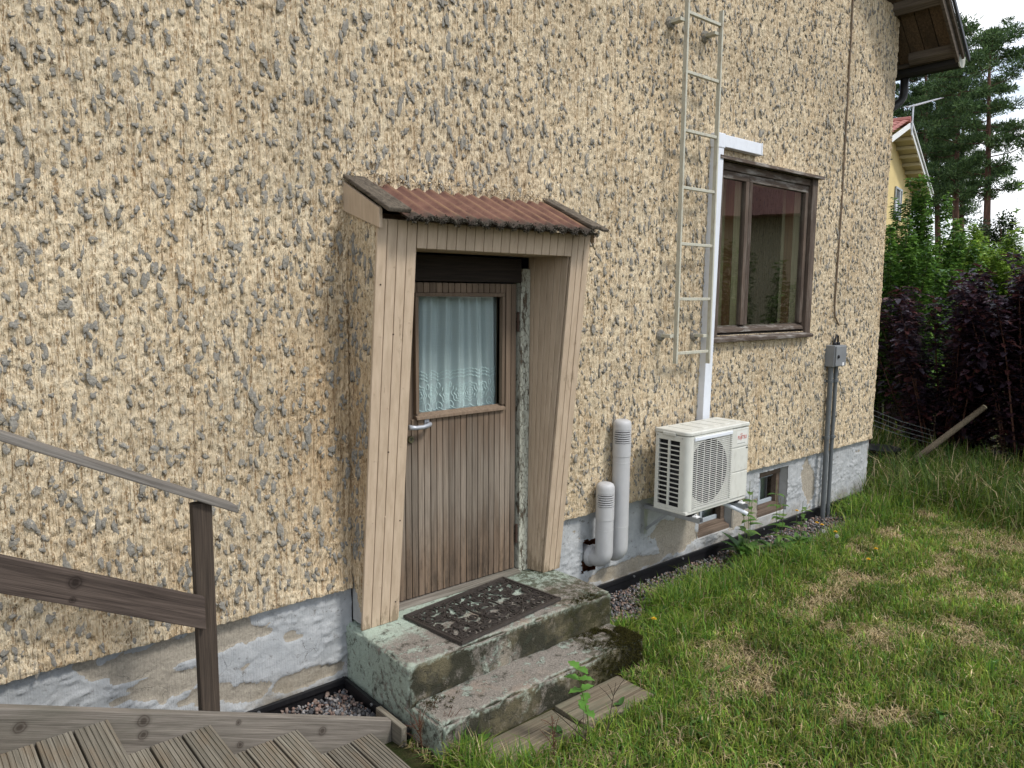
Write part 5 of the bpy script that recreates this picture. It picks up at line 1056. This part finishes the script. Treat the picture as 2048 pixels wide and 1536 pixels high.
# ------------------------------------------------------------------ shrubs, hedge
def leaves_mesh(P, D, L, wd, col, lobes=False):
    """cloud of folded leaves; P roots, D directions"""
    n = len(P); D = D/np.linalg.norm(D, axis=1)[:, None]; u = np.array((0, 0, 1.)); S = np.cross(D, u); S /= np.linalg.norm(S, axis=1)[:, None]+1e-9; N = np.cross(S, D); L = L[:, None]; w_ = wd[:, None]
    tip = P+D*L-N*L*.15
    if lobes: V = np.stack([P, P+D*L*.35+S*w_*.55+N*w_*.15, P+D*L*.5+S*w_*.3, P+D*L*.75+S*w_*.33, tip, P+D*L*.75-S*w_*.33, P+D*L*.5-S*w_*.3, P+D*L*.35-S*w_*.55+N*w_*.15, P+D*L*.5-N*w_*.08], 1); tri = np.array([(0, 1, 8), (1, 2, 8), (2, 3, 8), (3, 4, 8), (4, 5, 8), (5, 6, 8), (6, 7, 8), (7, 0, 8)]); k = 9
    else: V = np.stack([P, P+D*L*.45+S*w_*.5+N*w_*.12, tip, P+D*L*.45-S*w_*.5+N*w_*.12], 1); tri = np.array([(0, 1, 2), (0, 2, 3)]); k = 4
    F = (np.arange(n)[:, None, None]*k+tri[None]).reshape(-1, 3); return V.reshape(-1, 3), F, np.repeat(col, k, 0)
def shrub(name, label, c0, rx, ry, h, n, L, pal, shoots, lobes=False, group=None, leafparts=0, z0=.15, shoot_h=.5, stem='stem', sparse=0.0):
    t_ = thing(name, (c0[0], c0[1], 0), label, 'shrub', group); ns = max(6, shoots); V = []; Dv = []; stm_ = []
    for k in range(ns):
        a = rng.uniform(0, 6.28); r = math.sqrt(rng.random()); bx, by = c0[0]+.35*r*rx*math.cos(a), c0[1]+.35*r*ry*math.sin(a); tx, ty = c0[0]+r*rx*math.cos(a), c0[1]+r*ry*math.sin(a); hh = h*(1-.30*r*r)+rng.uniform(-.35, 1)*shoot_h*.6
        p = [np.array((bx+(tx-bx)*q**1.3+.04*math.sin(q*7+k), by+(ty-by)*q**1.3, hh*q)) for q in np.linspace(0, 1, 9)]; stm_.append(p)
    m = MB()
    for p in stm_: m.tube(p, [.016*(1-.85*i/8) for i in range(9)], 5, False)
    obj('stems', m, stem, t_)
    per = n//ns; P = []; D = []
    for p in stm_:
        q = rng.uniform(z0, 1.0, per)**.85; i = np.minimum((q*8).astype(int), 7); f = (q*8-i)[:, None]; A = np.array(p); base = A[i]*(1-f)+A[i+1]*f; a = rng.uniform(0, 6.28, per); out = np.stack([np.cos(a), np.sin(a), rng.uniform(-.45, .55, per)], -1)
        spread = (.06+.26*(1-q))[:, None]*rng.random((per, 1)); P.append(base+out*spread*np.array((rx, ry, .8))*.6); D.append(out)
    P = np.concatenate(P); D = np.concatenate(D); n_ = len(P); col = np.array(pal)[rng.integers(0, len(pal), n_)]*rng.uniform(.65, 1.35, (n_, 1)); Ls = L*rng.uniform(.55, 1.25, n_)
    v, f, c_ = leaves_mesh(P, D, Ls, Ls*rng.uniform(.55, .8, n_), col, lobes)
    npmesh('foliage', v, f, 'leaf', t_, tint=c_, kind='stuff')
    if leafparts:
        pr = proj(P); near_ = np.argsort(pr[:, 2]+((pr[:, 0] < 1745) | (pr[:, 0] > 2040))*99)[:leafparts]
        v1, f1, c1 = leaves_mesh(np.zeros((1, 3)), np.array([(1., 0, 0)]), np.array([1.]), np.array([.75]), np.ones((1, 3)), lobes); mlist = []
        for k in range(5):
            me = bpy.data.meshes.new('leaf'); me.from_pydata([tuple(q) for q in v1], [], [tuple(int(i) for i in q) for q in f1]); a = me.color_attributes.new('tint', 'FLOAT_COLOR', 'POINT'); a.data.foreach_set('color', np.tile(np.array((*(np.array(pal[k % len(pal)])*rng.uniform(.9, 1.5)), 1), np.float32), (len(v1), 1)).ravel()); me.materials.append(MAT['leaf']); mlist.append(me)
        for i in near_:
            o = bpy.data.objects.new('leaf', mlist[int(i) % 5]); link(o, t_); o.location = P[i]+rng.normal(0, .03, 3); o.scale = (Ls[i]*1.15,)*3; o.rotation_euler = (rng.uniform(-.4, .4), rng.uniform(.0, .6), math.atan2(D[i, 1], D[i, 0]))
    return t_
PUR = [(.036, .018, .026), (.055, .026, .034), (.028, .018, .028), (.085, .030, .028), (.05, .036, .052)]
shrub('purple_shrub', 'large dark purple-leaved shrub behind the house corner', (10.95, .25), 1.1, 1.25, 2.25, 10000, .115, PUR, 46, True, 'shrubs behind the house', 220, .06, .55, 'stem_red')
shrub('purple_shrub', 'dark purple-leaved shrub at the right edge of the picture', (10.75, -.85), 1.2, 1.1, 2.6, 9000, .115, PUR, 36, True, 'shrubs behind the house', 0, .06, .5, 'stem_red')
GRN = [(.085, .18, .03), (.12, .24, .04), (.06, .135, .028), (.17, .29, .05), (.10, .20, .035)]; YGR = [(.24, .36, .05), (.19, .31, .045), (.30, .40, .08), (.14, .25, .04)]
def at_ground(px, s): p = at(px, 600, s); return (p[0], p[1])
for px, s_, rx, h, pal, sh, lab, n in ((1797, 11.6, .85, 2.95, GRN, 24, 'green shrub with upright shoots right beside the house corner', 6500), (1842, 13.4, .9, 3.95, GRN, 24, 'tallest green shrub with upright shoots below the yellow house', 6200), (1905, 14.0, 1.1, 3.25, YGR, 22, 'yellow-green shrub in the middle of the hedge below the pines', 6200), (1965, 14.6, 1.2, 3.35, YGR, 20, 'pale green shrub in the hedge below the thick pine', 6000), (2030, 14.2, 1.2, 3.0, YGR, 20, 'pale green shrub of the hedge at the right picture edge', 6000), (2075, 14.5, 1.3, 3.1, YGR, 16, 'pale green shrub cut by the right picture edge', 4000), (1935, 16.5, 1.4, 3.2, YGR, 20, 'green shrub at the back of the hedge between two pine trunks', 6000), (1870, 16.0, 1.3, 3.3, GRN, 20, 'green shrub at the back of the hedge under the middle pine', 6000)):
    c0 = at_ground(px, s_); shrub('green_shrub', lab, c0, rx, rx, h, int(n*2.8), .095, pal, int(sh*1.5), False, 'green shrubs of the hedge', 0, .15, .7, 'stem')
# one tall sprig
b = at(2030, 470, 12.5); tp = at(2030, 380, 12.5); g0 = (b[0], b[1], 0); t_ = thing('tall_sprig', g0, 'single tall leafy sprig rising above the hedge at the right', 'shrub'); main = [(b[0]+.03*math.sin(q*5), b[1], tp[2]*q) for q in np.linspace(0, 1, 14)]
obj('stem', MB().tube(main, [.016-.001*i for i in range(14)], 6), 'stem_green', t_)
for i in range(8, 14):
    for k in range(4): a = rng.uniform(0, 6.28); v, f = leaf_strip(np.array(main[i])+np.array((0, 0, rng.uniform(-.1, .1))), (math.cos(a), math.sin(a), .5), .13, .07, .4); tinted(obj('leaf', (v, f), 'leaf', t_), random.choice(YGR))
# dark undergrowth, leaning pole, wire fence, tub
b0 = onZ(1792, 948, .02); e0 = CAM+ray(1968, 815)*((proj(np.array([b0]))[0, 2])*1.01)
po = thing('leaning_pole', tuple(b0), 'bare wooden pole leaning into the purple shrub', 'pole'); path = [b0+(e0-b0)*q for q in np.linspace(-.03, 1, 8)]
obj('pole', MB().tube(path, [.038, .037, .037, .036, .036, .035, .034, .034], 12), 'pole_wood', po, smooth='auto'); obj('sawn_end', MB().tube([path[-1], path[-1]+(e0-b0)*.012], .031, 12), 'inner_wood', po)
wf = thing('wire_fence', (9.6, 1.2, 0), 'slack wire fence strands behind the house corner', 'fence')
for y1, y2 in ((818, 862), (828, 872), (838, 880), (848, 888)): obj('wire', MB().tube([at(1740, y1, 9.6), at(1800, (y1+y2)/2+2, 9.7), at(1868, y2, 9.8)], .004, 5), 'wire', wf)
p_ = at(1868, 860, 9.8); obj('stake', MB().tube([(p_[0], p_[1], -.05), (p_[0], p_[1], .62)], .012, 6), 'rust', wf); p_ = at(1741, 860, 9.6); obj('stake', MB().tube([(p_[0], p_[1], -.05), (p_[0], p_[1], .85)], .012, 6), 'rust', wf)
c0 = onZ(1757, 938, .0); tb = thing('black_tub', (c0[0], c0[1], 0), 'low black plastic tub behind the house corner', 'tub'); obj('bowl', MB().lathe((c0[0], c0[1], 0), [(.17, .0), (.21, .26), (.225, .265), (.225, .275), (.20, .275), (.165, .03), (.01, .03)], 24), 'black_plastic', tb, smooth='auto'); obj('rim', MB().lathe((c0[0], c0[1], 0), [(.22, .258), (.237, .262), (.237, .276), (.22, .28)], 24), 'black_plastic', tb, smooth='auto')

# ------------------------------------------------------------------ pines
def pine(px, s_, ptop, pcrown, spread, label, seed, lean=0.0, dense=1.0, low=None):
    r = np.random.default_rng(seed); b = at(px, 600, s_); tp = at(px+lean, ptop, s_); base = np.array((b[0], b[1], 0)); H = tp[2]; top = np.array((tp[0], tp[1], H)); zc = at(px, pcrown, s_)[2]
    t_ = thing('pine_tree', tuple(base), label, 'tree', 'tall pines behind the hedge'); ax = lambda q: base+(top-base)*q+np.array((.25*math.sin(q*5+seed), .2*math.sin(q*4+2*seed), 0))*(1-q)
    tr_ = obj('trunk', MB().tube([ax(q) for q in np.linspace(-.01, .97, 14)], [.30*(1-.82*q) for q in np.linspace(0, .97, 14)], 10, False), 'bark', t_, smooth=True)
    br = MB(); P = []; nb = int(38*dense)
    for k in range(nb):
        q0 = zc/H; q = q0+(1-q0)*(k+r.random())/nb*.99; a = k*2.4+r.uniform(-.5, .5); env = math.sin(math.pi*min(1, .22+.78*(1-(q-q0)/(1-q0))))**.75; L = spread*(.35+.75*env)*r.uniform(.55, 1.1); o = ax(q); d = np.array((math.cos(a), math.sin(a), r.uniform(-.12, .35)*(1 if q < .85 else 2)))
        e = o+d*L; br.tube([o, o+d*L*.5+np.array((0, 0, -.08*L)), e], [.055*(1.1-q)+.015, .035*(1.1-q)+.012, .01], 5, False)
        for j in range(int(3+L*1.5)):
            w_ = r.uniform(.35, 1.05); c_ = o+d*L*w_+np.array((r.normal(0, .30), r.normal(0, .30), r.normal(.05, .12)))
            P.append((c_, r.uniform(.32, .62)))
    for j in range(int(8*dense)): P.append((ax(r.uniform(.93, 1.0))+np.array((r.normal(0, .22), r.normal(0, .22), 0)), .35))
    for z in (r.uniform(.55, .95)*q0 for _ in range(5)): a = r.uniform(0, 6.28); o = ax(z); d = np.array((math.cos(a), math.sin(a), -.15)); br.tube([o, o+d*.7, o+d*1.3+np.array((0, 0, -.15))], [.04, .025, .01], 5, False)
    obj('branches', br, 'bark', t_, kind='stuff'); N = 95; C = np.repeat(np.array([p[0] for p in P]), N, 0); S = np.repeat(np.array([p[1] for p in P]), N)[:, None]; n = len(C)
    d = r.normal(0, 1, (n, 3)); d /= np.linalg.norm(d, axis=1)[:, None]; rad = r.random((n, 1))**.5; Q = C+d*rad*S*np.array((1, 1, .42)); D = d+r.normal(0, .5, (n, 3))+np.array((0, 0, .35)); D /= np.linalg.norm(D, axis=1)[:, None]; s2 = r.normal(0, 1, (n, 3)); s2 -= (s2*D).sum(1)[:, None]*D; s2 /= np.linalg.norm(s2, axis=1)[:, None]
    Ln = r.uniform(.12, .26, (n, 1)); V = np.stack([Q-s2*.018, Q+s2*.018, Q+D*Ln+s2*.026, Q+D*Ln-s2*.026], 1); pal = np.array([(.055, .10, .034), (.075, .135, .042), (.04, .075, .032), (.10, .16, .05)]); col = np.repeat(pal[r.integers(0, 4, n)]*r.uniform(.7, 1.3, (n, 1)), 4, 0)
    npmesh('needles', V.reshape(-1, 3), np.arange(n*4).reshape(n, 4), 'needle', t_, tint=col, kind='stuff')
pine(1972, 46, 66, 400, 2.9, 'tall pine with a bare reddish trunk, farthest right of the pines', 1, 8, 1.1)
pine(1906, 50, 84, 400, 2.6, 'tall pine with straight trunk in the middle of the group', 2, 18, 1.1)
pine(1889, 58, 120, 420, 2.8, 'pine standing close behind the middle pine', 3, -18, 1.1)
pine(1846, 56, 95, 430, 3.1, 'pine rising right behind the yellow gable', 4, 6, 1.2)
pine(1806, 60, 80, 440, 3.2, 'pine mostly hidden behind the house corner and eave', 5, 0, 1.2)
pine(1925, 66, 150, 450, 2.8, 'more distant pine seen between the two foremost trunks', 6, 4, 1.1)
# small dark spruce-like bush on the horizon
c0 = at(1990, 600, 40); t_ = thing('distant_tree', (c0[0], c0[1], 0), 'small dark leafy tree standing behind the hedge by the thick pine', 'tree'); hh = at(1990, 420, 40)[2]
obj('trunk', MB().tube([(c0[0], c0[1], 0), (c0[0]+.1, c0[1], hh*.5), (c0[0], c0[1], hh*.85)], [.16, .1, .03], 8), 'bark', t_)
n = 9000; d = rng.normal(0, 1, (n, 3)); d /= np.linalg.norm(d, axis=1)[:, None]; cl = rng.normal(0, 1, (40, 3)); cl /= np.linalg.norm(cl, axis=1)[:, None]; cc = np.array((c0[0], c0[1], hh*.62))+cl*np.array((1.5, 1.5, hh*.30))*rng.uniform(.3, 1, (40, 1)); Q = cc[rng.integers(0, 40, n)]+d*rng.random((n, 1))*.55
v, f, c_ = leaves_mesh(Q, d, np.full(n, .17), np.full(n, .11), np.array([(.03, .055, .02), (.045, .075, .025)])[rng.integers(0, 2, n)]); npmesh('crown', v, f, 'leaf', t_, tint=c_, kind='stuff')
# far treeline closing the horizon
n = 30000; a = rng.uniform(.35, 2.0, n); rr = rng.uniform(75, 95, n); zz = rng.random(n)**.7*(3.6+2.4*vn(a*26, a*0, 3)); Q = np.stack([rr*np.sin(a), -3.5+rr*np.cos(a), zz], -1); d = rng.normal(0, 1, (n, 3))
v, f, c_ = leaves_mesh(Q, d, rng.uniform(.6, 1.4, n), rng.uniform(.4, .9, n), np.array([(.03, .06, .02), (.05, .09, .025), (.07, .10, .03)])[rng.integers(0, 3, n)]); tag(npmesh('far_wood', v, f, 'leaf', tint=c_), 'distant belt of woodland closing the horizon', 'woodland', kind='stuff')

# ------------------------------------------------------------------ yellow neighbour house
def neighbour():
    S0 = 32.0; pk = at(1820, 246, S0); g = np.array((.9765, .2158, 0)); nrm = np.array((.2158, -.9765, 0)); up = np.array((0, 0, 1.))
    def onp(px, py, off=0.0): d = ray(px, py); P0 = pk+nrm*off; return CAM+d*((P0-CAM)@nrm)/(d@nrm)
    e = onp(1870, 412); run = (e-pk)@g; drop = pk[2]-e[2]; sl = drop/run; hw = 6.6
    t_ = thing('yellow_house', (pk[0], pk[1], 0), 'yellow neighbouring house with red tiled gable roof', 'house')
    def W(u, z, o=0.0): p = pk+g*u-nrm*o; return (p[0], p[1], z)      # o = depth behind the barge plane
    zr = pk[2]; ov = .75; we = hw-.55; f = lambda u: zr-.12-sl*abs(u)
    obj('wall', MB().prism([W(-we, 0, ov), W(we, 0, ov), W(we, f(we), ov), W(0, f(0), ov), W(-we, f(we), ov)], tuple(-nrm*9)), 'yellow_wall', t_)
    rf = obj('roof', MB().prism([W(0, zr+.10, .02), W(hw+.35, f(hw+.35)+.22, .02), W(hw+.35, f(hw+.35)+.10, .02), W(0, zr-.02, .02)], tuple(-nrm*9.6)), 'tiles', t_)
    # tiled slope facing us: rows of tiles as pieces
    for k in range(9):
        u0, u1 = -.15-k*.55, -.15-(k+1)*.55-.06; z0_, z1_ = zr+.10+.0-sl*(-u0)+.02, zr+.10-sl*(-u1)+.02
        m = MB(); nseg = 60; 
        for j in range(30): o0 = .02+j*.3; m.add([W(u0, z0_+.0, o0), W(u0, z0_+.0, o0+.29), W(u1, z1_+.05, o0+.29), W(u1, z1_+.05, o0), W((u0+u1)/2, (z0_+z1_)/2+.09, o0+.14)], [(0, 1, 4), (1, 2, 4), (2, 3, 4), (3, 0, 4)])
        obj('tile_row', m, 'tiles', rf)
    obj('ridge_cap', MB().tube([W(0, zr+.14, -.02), W(0, zr+.14, 9)], .14, 8), 'tiles', rf)
    for sg in (1, -1):
        m = MB(); a0, a1 = 0, sg*(hw+.3); q = [W(a0, zr-.22, -.03), W(a1, f(a1)-.10, -.03), W(a1, f(a1)+.12, -.03), W(a0, zr, -.03)]; obj('barge_board', m.prism(q if sg > 0 else q[::-1], tuple(-nrm*.05)), 'white_trim', t_)
    m = MB(); q = [W(0, zr+.0, -.10), W(hw+.3, f(hw+.3)+.12, -.10), W(hw+.3, f(hw+.3)+.19, -.10), W(0, zr+.08, -.10)]; obj('verge_trim', m.prism(q, tuple(-nrm*.05)), 'white_trim', t_)
    obj('soffit', MB().add([W(0, zr-.16, .0), W(hw+.3, f(hw+.3)-.02, .0), W(hw+.3, f(hw+.3)-.02, ov), W(0, zr-.16, ov)], [(0, 1, 2, 3)]), 'cream_wood', t_)
    for k in range(1, 9):
        u = k*.78; z = zr-.18-sl*u; obj('bracket_beam', MB().hexa([W(u-.04, z-.13, 0), W(u+.04, z-.13-sl*.08, 0), W(u+.04, z-.13-sl*.08, ov), W(u-.04, z-.13, ov)], [W(u-.04, z, 0), W(u+.04, z-sl*.08, 0), W(u+.04, z-sl*.08, ov), W(u-.04, z, ov)]), 'cream_wood', t_)
    # window: right edge at px 1801, top 378, bottom 440
    a = onp(1802, 380, -ov); b = onp(1797, 441, -ov); u1 = (a-pk)@g; z1 = a[2]; z0_ = b[2]; u0 = u1-1.5
    w_ = obj('window', MB().box(0, .001, 0, .001, 0, .001), 'dark_pane', t_); w_.data.clear_geometry(); m = MB(); m.prism([W(u0, z0_, ov-.04), W(u1, z0_, ov-.04), W(u1, z1, ov-.04), W(u0, z1, ov-.04)], tuple(-nrm*.02)); w_.data.from_pydata(m.v, [], m.f)
    for ua, ub, za, zb in ((u0, u1, z1-.09, z1), (u0, u1, z0_, z0_+.09), (u1-.10, u1, z0_+.09, z1-.09), (u0, u0+.1, z0_+.09, z1-.09), ((u0+u1)/2-.05+.3, (u0+u1)/2+.05+.3, z0_+.09, z1-.09)): obj('frame', MB().prism([W(ua, za, ov-.08), W(ub, za, ov-.08), W(ub, zb, ov-.08), W(ua, zb, ov-.08)], tuple(-nrm*.06)), 'grey_frame' if ua != (u0+u1)/2+.25 else 'white_trim', w_)
    an = thing('tv_antenna', W(.05, zr, -.05), 'television antenna on the ridge of the yellow house', 'antenna'); tz = onp(1822, 208)[2]
    obj('mast', MB().tube([W(.05, zr-.5, -.08), W(.05, tz, -.08)], .035, 8), 'antenna_metal', an)
    e0, e1 = onp(1817, 214), onp(1882, 196); obj('boom', MB().tube([e0, e1], .022, 6), 'antenna_metal', an)
    for q in np.linspace(.05, .95, 12): p = e0+(e1-e0)*q; s_ = .30-.12*q; obj('element', MB().tube([p+np.array((-.2, .98, 0))*s_, p-np.array((-.2, .98, 0))*s_], .012, 5), 'antenna_metal', an)
    obj('power_cable', MB().tube([W(-1.6, f(1.6)-.5, ov-.05), W(-.6, f(.6)-1.25, ov-.06), W(.25, f(.25)-1.2, ov-.1)], .025, 5), 'black_plastic', t_)
neighbour()

# ------------------------------------------------------------------ what the window mirrors: house and trees across the yard
def opposite():
    t_ = thing('opposite_house', (19.5, -9.0, 0), 'house with red tiled roof across the yard, mirrored in the window', 'house'); c, s_ = math.cos(R(-28)), math.sin(R(-28))
    def W(u, v, z): return (19.5+u*c-v*s_, -9.0+u*s_+v*c, z)
    obj('wall', MB().prism([W(-6, -3, 0), W(6, -3, 0), W(6, -3, 3.9), W(-6, -3, 3.9)], tuple(np.array(W(0, 6, 0))-np.array(W(0, 0, 0)))), 'cream_wood', t_)
    rf = obj('roof', MB().prism([W(-6.6, -3.6, 3.8), W(-6.6, 3.6, 3.8), W(-6.6, 0, 6.5)], tuple(np.array(W(13.2, 0, 0))-np.array(W(0, 0, 0)))), 'dull_tiles', t_)
    for k in range(24): u = -6.6+k*.57; obj('tile_rib', MB().tube([W(u, 3.62, 3.82), W(u, 0, 6.53)], .06, 5).tube([W(u, -3.62, 3.82), W(u, 0, 6.53)], .06, 5), 'dull_tiles', rf)
    obj('chimney', MB().box(*[q for pr in zip(np.array(W(2, 0, 6.0))-.35, np.array(W(2, 0, 7.2))+.35) for q in pr]), 'brick_red', t_)
opposite()
shrub('garden_tree', 'leafy green apple tree across the yard, mirrored in the window', (12.9, -4.6), 1.5, 1.5, 3.1, 6000, .10, GRN, 24, False, None, 0, .35, .4, 'stem')
